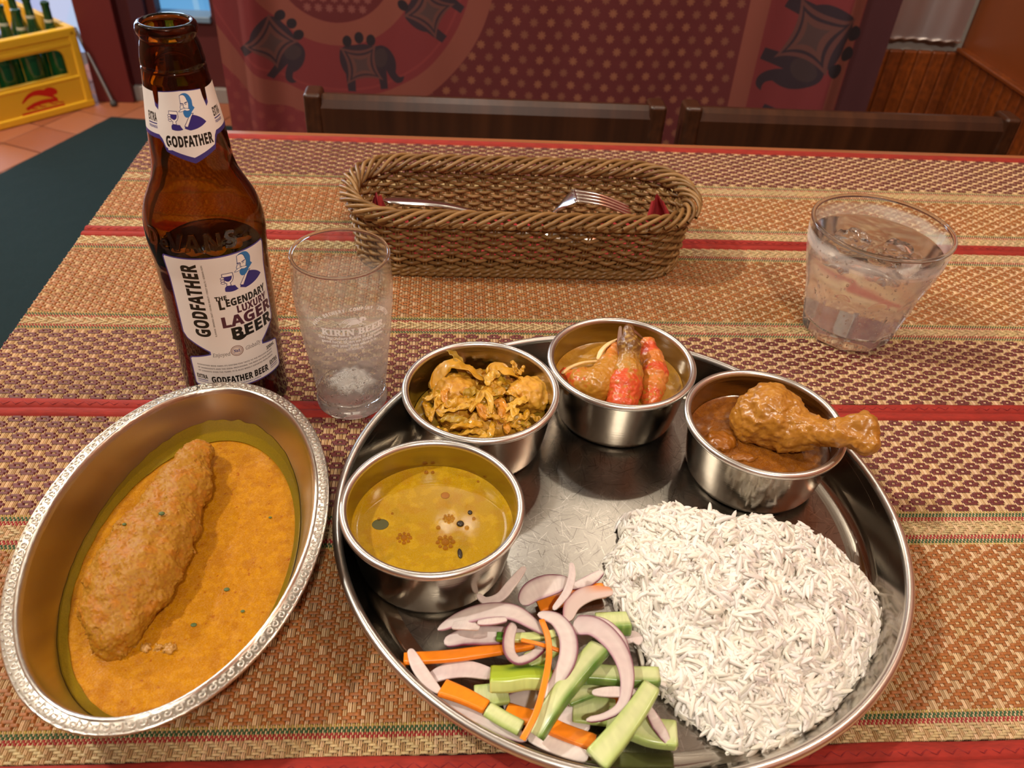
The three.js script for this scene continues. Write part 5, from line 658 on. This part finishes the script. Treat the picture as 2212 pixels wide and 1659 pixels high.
// ---------------------------------------------------------------- what the other bowls hold
const wet = (o = {}) => phys({ vertexColors: true, roughness: 0.5, clearcoat: 0.14, clearcoatRoughness: 0.2, ...o });
function lump(p, r, sq, k, f, colA, colB, cell = 0.0009) {
  const g = blob((x, y, z) => Math.hypot((x - p[0]) / sq[0], (y - p[1]) / sq[1], (z - p[2]) / sq[2]) - r + k * fbm(x * f, y * f, z * f, 3), p.map((v, i) => v - r * sq[i] - k * 1.4 - 0.001), p.map((v, i) => v + r * sq[i] + k * 1.4 + 0.001), cell);
  return paint(g, (x, y, z) => mix3(colA, colB, smooth(fbm(x * f * 1.7, y * f * 1.7, z * f * 1.7 + 5, 3), -0.15, 0.45)));
}
{ // cabbage and potato
  const [cx, cz] = BOWLS[1], m = wet();
  liquid('vegetable_sauce', 'yellow oily sauce under the cabbage and potato', BOWLS[1], 0.0205, 0.0392, phys({ color: C(0.3, 0.17, 0.015), roughness: 0.2 }), 0.001, 90);
  const potato = (label, p, r, sq) => tag(obj('potato_chunk', lump([p[0], Y + p[1], p[2]], r, sq, 0.0028, 130, [0.56, 0.27, 0.018], [0.48, 0.2, 0.012]), m), label, 'potato', 'potato chunks in the cabbage bowl');
  potato('large potato chunk at the left of the cabbage bowl', [0.0048, 0.027, -0.3769], 0.0142, [1.05, 0.75, 0.95]);
  potato('potato chunk at the right of the cabbage bowl', [0.0488, 0.0275, -0.3755], 0.0136, [1.0, 0.72, 0.9]);
  potato('potato chunk at the front of the cabbage bowl', [0.0281, 0.0255, -0.3526], 0.0128, [1.3, 0.6, 0.75]);
  potato('potato chunk low at the front left of the cabbage bowl', [0.0044, 0.025, -0.3606], 0.012, [0.9, 0.7, 0.9]);
  potato('potato chunk mostly covered by cabbage in the middle', [0.0277, 0.024, -0.3863], 0.012, [1, 0.7, 1]);
  const tone = [[0.52, 0.25, 0.008], [0.47, 0.22, 0.006], [0.56, 0.3, 0.025], [0.36, 0.2, 0.006], [0.52, 0.2, 0.01]], shredM = phys({ vertexColors: true, roughness: 0.45, clearcoat: 0.2, clearcoatRoughness: 0.12 });
  const shred = (pts, w, c, label) => tag(obj('cabbage_shred', strip(raise(pts), taper(w, 0.35), 0.0006, { roll: (v) => 0.45 * Math.sin(v * 4 + w * 900 + pts[0][0] * 400), wave: 0.0016, seg: 20, color: (a, b, v) => grain3(tone[c % 5], v, a, 0.16), ends: 0.6 }), shredM), label ?? 'yellow cooked cabbage shred lying over the potato chunks', 'cabbage', 'cabbage shreds in the bowl');
  shred([[-0.0094, 0.031, -0.376], [-0.0053, 0.036, -0.3838], [0.0007, 0.041, -0.3874], [0.0086, 0.042, -0.3848], [0.0164, 0.039, -0.3803], [0.0212, 0.036, -0.3772]], 0.009, 0, 'broad yellow cabbage piece arched at the back left of the bowl');
  shred([[-0.0007, 0.041, -0.4019], [0.0042, 0.0415, -0.3955], [0.0073, 0.0395, -0.3894], [0.0095, 0.0355, -0.3832]], 0.0072, 3, 'darker cabbage piece standing at the back left against the bowl');
  shred([[0.0231, 0.0385, -0.3701], [0.024, 0.0405, -0.3745], [0.0284, 0.0415, -0.3781], [0.0301, 0.0405, -0.3759]], 0.0052, 2, 'pale cabbage strip looped upright in the middle of the bowl');
  shred([[0.0125, 0.0365, -0.3502], [0.0176, 0.0385, -0.3582], [0.0211, 0.0395, -0.3635], [0.0244, 0.0385, -0.3582], [0.0245, 0.0365, -0.3478]], 0.0044, 2, 'pale cabbage strip folded into a V in the middle');
  shred([[-0.0137, 0.027, -0.37], [-0.0109, 0.0285, -0.3604], [-0.0099, 0.028, -0.3533]], 0.006, 0, 'cabbage piece at the left wall of the bowl');
  shred([[0.0235, 0.037, -0.3829], [0.0289, 0.0385, -0.3882], [0.0368, 0.038, -0.3847], [0.0445, 0.0355, -0.3795]], 0.0085, 0, 'wide cabbage piece at the back of the bowl');
  for (const [X, x] of [[[[0.0382, 0.038, -0.3948]][0], [[0.0404, 0.036, -0.3845]][0]], [[[0.0459, 0.0385, -0.3899]][0], [[0.0412, 0.0365, -0.3838]][0]]]) shred([X, [(X[0] + x[0]) / 2 + 0.001, 0.0375, (X[2] + x[2]) / 2], x], 0.0034, 1, Math.hypot(X[0] - cx, X[2] - cz) > 0 && x[0] < X[0] === false ? 'thin cabbage tip poking up at the back of the bowl' : 'thin cabbage tip poking up at the back right, beside a similar tip');
  for (let i = 0; i < 54; i++) {
    const a = rnd() * TAU, q = Math.sqrt(rnd()) * 0.031, x = cx + Math.cos(a) * q, z = cz + Math.sin(a) * q, d = rnd() * TAU, l = rr(0.005, 0.012), h = 0.0275 + 0.0085 * (1 - (q / 0.034) ** 2) + rr(-0.001, 0.0025), b = rr(-0.004, 0.004), pts = [];
    for (let k = -2; k <= 2; k++) { let px = x + Math.cos(d) * l * k / 2 - Math.sin(d) * b * (1 - k * k / 4), pz = z + Math.sin(d) * l * k / 2 + Math.cos(d) * b * (1 - k * k / 4); const qq = Math.hypot(px - cx, pz - cz); if (qq > 0.0365) { px = cx + (px - cx) * 0.0365 / qq; pz = cz + (pz - cz) * 0.0365 / qq; } pts.push([px, h - 0.0012 * k * k / 2 + rr(-0.0008, 0.0012), pz]); }
    shred(pts, rr(0.0036, 0.0072), i);
  }
}
{ // prawns
  const [cx, cz] = BOWLS[2];
  liquid('prawn_sauce', 'smooth yellow curry sauce round the prawns', BOWLS[2], 0.0262, 0.0401, phys({ map: mottled([0.38, 0.18, 0.014], [[[0.43, 0.22, 0.022], 1.2, 0, 0.7], [[0.3, 0.13, 0.01], 0.8, 0.2, 0.5]]), roughness: 0.24 }), 0.0008, 110);
  const m = wet({ roughness: 0.38 });
  const prawn = (label, pts, rad, colour, fold, extra) => {
    const t = thing('prawn', label, 'prawn', [0, Y, 0], 0, 'prawns in the curry bowl'), lo = [9, 9, 9], hi = [-9, -9, -9];
    pts.forEach((p, i) => { for (let k = 0; k < 3; k++) { lo[k] = Math.min(lo[k], p[k] - rad[i] - 0.003); hi[k] = Math.max(hi[k], p[k] + rad[i] + 0.003); } });
    let L = 0; const acc = [0]; for (let i = 1; i < pts.length; i++) { L += Math.hypot(...pts[i].map((v, k) => v - pts[i - 1][k])); acc.push(L); }
    const along = (x, y, z) => { let best = 9, s = 0; for (let i = 1; i < pts.length; i++) { const a = pts[i - 1], b = pts[i], v = b.map((q, k) => q - a[k]), u = [x - a[0], y - a[1], z - a[2]], q = clamp((u[0] * v[0] + u[1] * v[1] + u[2] * v[2]) / (v[0] ** 2 + v[1] ** 2 + v[2] ** 2), 0, 1), d = Math.hypot(...u.map((w, k) => w - v[k] * q)); if (d < best) { best = d; s = lerp(acc[i - 1], acc[i], q); } } return s / L; };
    const g = blob((x, y, z) => { let d = 9; for (let i = 1; i < pts.length; i++) d = smin(d, cap([x, y, z], pts[i - 1], pts[i], rad[i - 1], rad[i]), 0.003); const s = along(x, y, z); return d + 0.0007 * Math.abs(Math.sin(s * Math.PI * fold)) + 0.0008 * fbm(x * 260, y * 260, z * 260, 3); }, lo, hi, 0.0007);
    paint(g, (x, y, z) => { const s = along(x, y, z), n = fbm(x * 220, y * 220, z * 220, 3); return colour(s, n); });
    obj('body', g, m, t); extra?.(t); return t;
  };
  const coat = [0.42, 0.18, 0.016], red = [0.55, 0.065, 0.014], orange = [0.55, 0.17, 0.025], brown = [0.15, 0.06, 0.012], cream = [0.74, 0.5, 0.22];
  prawn('curled prawn at the left of the bowl coated in yellow sauce', [[0.0731, 0.029, -0.3922], [0.0817, 0.031, -0.3828], [0.091, 0.0325, -0.3797], [0.0994, 0.0355, -0.3903], [0.105, 0.038, -0.4049]], [0.0052, 0.0092, 0.0106, 0.0092, 0.0066], (s, n) => mix3(mix3(red, coat, smooth(s + n * 0.4, 0.0, 0.25)), orange, smooth(s + n * 0.3, 0.65, 0.95)), 5, (t) => {
    for (const p of [[[0.0695, 0.0335, -0.3887], [0.0744, 0.0345, -0.3933], [0.0829, 0.036, -0.3967], [0.0928, 0.036, -0.3986]], [[0.0925, 0.0375, -0.3979], [0.0951, 0.0405, -0.403], [0.1, 0.043, -0.4073], [0.1069, 0.044, -0.4111]]]) obj('shell_edge', strip(p.map((q) => V(...q)), taper(0.0042, 0.5), 0.0012, { color: (a, b, v) => grain3(cream, v, a), roll: 0.6 }), wet(), t, 'cream coloured shell edge');
  });
  prawn('upright prawn in the middle of the bowl with a brown tail', [[0.1033, 0.0305, -0.3645], [0.1054, 0.0345, -0.3733], [0.1084, 0.039, -0.3818], [0.1089, 0.0435, -0.3889], [0.1105, 0.049, -0.398], [0.1107, 0.0545, -0.4064]], [0.0095, 0.0104, 0.0092, 0.0062, 0.0068, 0.0034], (s, n) => s < 0.42 ? mix3(red, coat, smooth(n * 0.7 + Math.max(0, s - 0.3) * 4, -0.05, 0.6)) : mix3(mix3(coat, brown, smooth(s, 0.5, 0.75)), [0.36, 0.2, 0.045], smooth(n, 0, 0.4)), 4, (t) => {
    for (const [p, w] of [[[[0.1047, 0.0435, -0.3918], [0.1054, 0.048, -0.4022], [0.1066, 0.0535, -0.4116]], 0.0034], [[[0.1096, 0.0555, -0.4089], [0.1148, 0.0535, -0.4056], [0.1194, 0.0505, -0.4029]], 0.0052]]) obj('tail_fin', strip(p.map((q) => V(...q)), taper(w, 0.4), 0.001, { color: (a, b, v) => mix3([0.2, 0.03, 0.012], brown, v), roll: 0.5 }), wet(), t, 'dark brown tail fin');
  });
  prawn('orange red prawn at the right of the upright one', [[0.1253, 0.041, -0.409], [0.1269, 0.037, -0.3991], [0.1272, 0.034, -0.3883], [0.1245, 0.031, -0.3791], [0.1223, 0.028, -0.3716]], [0.0054, 0.0072, 0.0082, 0.0074, 0.0064], (s, n) => mix3(mix3(orange, red, smooth(Math.sin(s * 15) + n, 0, 0.8)), coat, smooth(n + s * 0.6 - 0.5, 0.1, 0.4)), 5);
}
{ // chicken leg
  liquid('chicken_sauce', 'dark orange brown curry sauce round the chicken leg', BOWLS[3], 0.0262, 0.0401, phys({ map: mottled([0.2, 0.062, 0.004], [[[0.26, 0.085, 0.006], 1.5, 0, 0.8], [[0.14, 0.04, 0.003], 0.9, 0.15, 0.6]]), roughness: 0.16 }), 0.0008, 120);
  const m = wet({ roughness: 0.34 }), t = thing('chicken_drumstick', 'chicken drumstick in brown curry with its bone end over the bowl rim', 'chicken', [0, Y, 0]);
  const P = [[0.1756, 0.0335, -0.3453], [0.185, 0.0375, -0.345], [0.1943, 0.0385, -0.3359], [0.2007, 0.042, -0.3292], [0.2057, 0.0475, -0.3214], [0.2109, 0.0545, -0.3129], [0.2212, 0.0585, -0.3142], [0.2218, 0.0545, -0.3075], [0.22, 0.0555, -0.3119]], r = [0.0118, 0.0184, 0.0138, 0.0086, 0.0064, 0.0066, 0.0086, 0.0076, 0.0066];
  const segs = [[0, 1], [1, 2], [2, 3], [3, 4], [4, 5], [5, 8], [8, 6], [8, 7]], lo = [9, 9, 9], hi = [-9, -9, -9]; P.forEach((p, i) => { for (let k = 0; k < 3; k++) { lo[k] = Math.min(lo[k], p[k] - r[i] - 0.004); hi[k] = Math.max(hi[k], p[k] + r[i] + 0.004); } });
  const g = blob((x, y, z) => { let d = 9; for (const [a, b] of segs) d = smin(d, cap([x, y, z], P[a], P[b], r[a], r[b]), 0.005); return d + 0.0024 * fbm(x * 80 + 2, y * 80, z * 80, 3) + 0.00035 * noise(x * 420, y * 420, z * 420); }, lo, hi, 0.00085);
  const knee = P[6];
  paint(g, (x, y, z) => { const n = fbm(x * 150, y * 150, z * 150, 3), f = noise(x * 700, y * 700, z * 700), k = smooth(0.012 - Math.hypot(x - knee[0], y - knee[1], z - knee[2]), 0, 0.005); return mix3(mix3(mix3([0.36, 0.145, 0.013], [0.43, 0.19, 0.026], smooth(n, -0.2, 0.3)), [0.24, 0.07, 0.01], smooth(f, 0.2, 0.8) * 0.5), [0.36, 0.15, 0.022], k); });
  obj('meat', g, m, t);
  tag(obj('chicken_chunk', lump([[0.156, 0.0262, -0.3357]].flat().map((v, i) => i === 1 ? v + Y : v), 0.0092, [1.1, 0.5, 0.9], 0.003, 140, [0.28, 0.09, 0.006], [0.22, 0.065, 0.004]), m), 'small lump of chicken breaking the brown sauce at the bowl\'s left', 'chicken');
  tag(obj('meat_shred', lump([[0.167, 0.0262, -0.3233]].flat().map((v, i) => i === 1 ? v + Y : v), 0.005, [1.6, 0.4, 0.7], 0.002, 200, [0.26, 0.085, 0.006], [0.2, 0.06, 0.004]), m), 'small shred of meat floating at the front of the brown sauce', 'chicken');
}
// ---------------------------------------------------------------- beer crate by the door
{
  const R0 = [-1.1754, -2.7814], L0 = [-1.3917, -2.5456], dx = R0[0] - L0[0], dz = R0[1] - L0[1], n = Math.hypot(dx, dz), turn = Math.atan2(-dz, dx), W = 0.37, D = 0.46, H = 0.25;
  const px = R0[0] - dx / n * W / 2 + dz / n * D / 2, pz = R0[1] - dz / n * W / 2 - dx / n * D / 2;
  const t = thing('beer_crate', 'yellow plastic beer crate with a red emblem standing by the door', 'crate', [px, 0.002, pz], turn);
  const ym = phys({ color: C(0.9, 0.5, 0.025), roughness: 0.36, clearcoat: 0.15 });
  const side = (w) => { const s = new THREE.Shape(), h = new THREE.Path(), a = w / 2, b = w / 2 - 0.045, y0 = 0.112, y1 = 0.196, q = 0.04; s.moveTo(-a, 0.02); s.lineTo(a, 0.02); s.lineTo(a, H); s.lineTo(-a, H); s.closePath(); h.moveTo(-b, y0); h.lineTo(-b, y1 - q); h.quadraticCurveTo(-b, y1, -b + q, y1); h.lineTo(b - q, y1); h.quadraticCurveTo(b, y1, b, y1 - q); h.lineTo(b, y0); h.closePath(); s.holes.push(h); return new THREE.ExtrudeGeometry(s, { depth: 0.012, bevelEnabled: true, bevelSize: 0.002, bevelThickness: 0.002, bevelSegments: 2, curveSegments: 10 }).translate(0, 0, -0.006); };
  const fs = side(W - 0.02), ls = side(D - 0.02);
  for (const s of [-1, 1]) { const m = obj('end_panel', fs, ym, t); m.position.z = s * (D / 2 - 0.016); const q = obj('side_panel', ls, ym, t); q.position.x = s * (W / 2 - 0.016); q.rotation.y = Math.PI / 2; }
  for (const [y, h, g] of [[0.238, 0.028, 0.004], [0.205, 0.014, 0.002], [0.101, 0.012, 0.001], [0.012, 0.024, 0.006]]) { const o = 0.008 + g; for (const s of [-1, 1]) { obj('rib', box(W - 0.02 + o, h, 0.016, 0, y, s * (D / 2 - 0.013 + g / 2), 0.005), ym, t); obj('rib', box(0.016, h, D - 0.02 + o, s * (W / 2 - 0.013 + g / 2), y, 0, 0.005), ym, t); } }
  for (const s of [-1, 1]) for (const q of [-1, 1]) obj('corner_post', box(0.03, H - 0.004, 0.03, s * (W / 2 - 0.018), H / 2, q * (D / 2 - 0.018), 0.009), ym, t);
  obj('bottom', box(W - 0.04, 0.012, D - 0.04, 0, 0.02, 0, 0.002), ym, t);
  const emb = canvasTex(512, 384, (g, w, h) => {
    g.clearRect(0, 0, w, h); g.fillStyle = '#d42313'; g.strokeStyle = '#d42313'; g.lineCap = 'round'; g.fillRect(30, 290, 452, 62); g.fillStyle = '#e8683a'; g.fillRect(120, 308, 260, 22);
    g.lineWidth = 17; for (let k = 0; k < 6; k++) { g.beginPath(); g.moveTo(70 + k * 20, 170 - k * 14); g.quadraticCurveTo(170 + k * 22, 20 + k * 18, 330 + k * 18, 90 + k * 24); g.stroke(); }
    g.fillStyle = '#d42313'; g.beginPath(); g.moveTo(80, 240); g.quadraticCurveTo(230, 150, 420, 210); g.quadraticCurveTo(450, 250, 360, 240); g.quadraticCurveTo(220, 220, 100, 270); g.fill(); g.beginPath(); g.ellipse(380, 110, 70, 44, 0.5, 0, 7); g.fill(); g.lineWidth = 12; for (const x of [120, 210, 330, 400]) { g.beginPath(); g.moveTo(x, 230); g.lineTo(x + 34, 262); g.lineTo(x + 74, 268); g.stroke(); }
  });
  const e = obj('printed_emblem', new THREE.PlaneGeometry(0.155, 0.1), std({ map: emb, alphaTest: 0.4, roughness: 0.4 }), t, 'red emblem above a red bar'); e.position.set(0.016, 0.056, D / 2 - 0.0072);
  // green bottles standing in it
  const green = phys({ color: C(0.006, 0.055, 0.014), roughness: 0.08, clearcoat: 1, clearcoatRoughness: 0.05 });
  const body = lathe([[0, 0], [0.034, 0], [0.037, 0.004], [0.037, 0.17], [0.033, 0.2], [0.019, 0.245], [0.0145, 0.28], [0.0135, 0.325], [0.0155, 0.328], [0.0155, 0.338], [0.011, 0.34], [0.0105, 0.33], [0, 0.325]], 32);
  const spots = [[0.13, 0.16, 'front right'], [0.045, 0.165, 'front, second from the right'], [-0.04, 0.16, 'front, third from the right'], [-0.125, 0.165, 'front left'], [0.12, 0.07, 'second row right'], [0.03, 0.075, 'second row, inner'], [-0.055, 0.07, 'second row, outer'], [0.125, -0.04, 'third row right'], [0.02, -0.03, 'third row, middle']];
  let first; spots.forEach(([x, z, w], i) => {
    const label = 'dark green empty bottle in the yellow crate, ' + w; let b;
    if (!first) { b = first = thing('green_bottle', label, 'bottle', [0, 0, 0], 0, 'green bottles in the yellow crate'); obj('glass', body, green, b); obj('paper_label', new THREE.CylinderGeometry(0.0152, 0.0185, 0.05, 24, 1, true).translate(0, 0.255, 0), std({ color: C(0.5, 0.48, 0.36), roughness: 0.6, side: THREE.DoubleSide }), b); }
    else { b = first.clone(); b.name = numbered('green_bottle'); scene.add(b); tag(b, label); }
    b.scale.setScalar(0.86); b.position.set(px + Math.cos(turn) * x + Math.sin(turn) * z, 0.03 - (i % 3) * 0.006, pz - Math.sin(turn) * x + Math.cos(turn) * z); b.rotation.set((i % 4 - 1.5) * 0.012, i * 2.1, (i % 3 - 1) * 0.02);
  });
}

renderer.render(scene, camera);
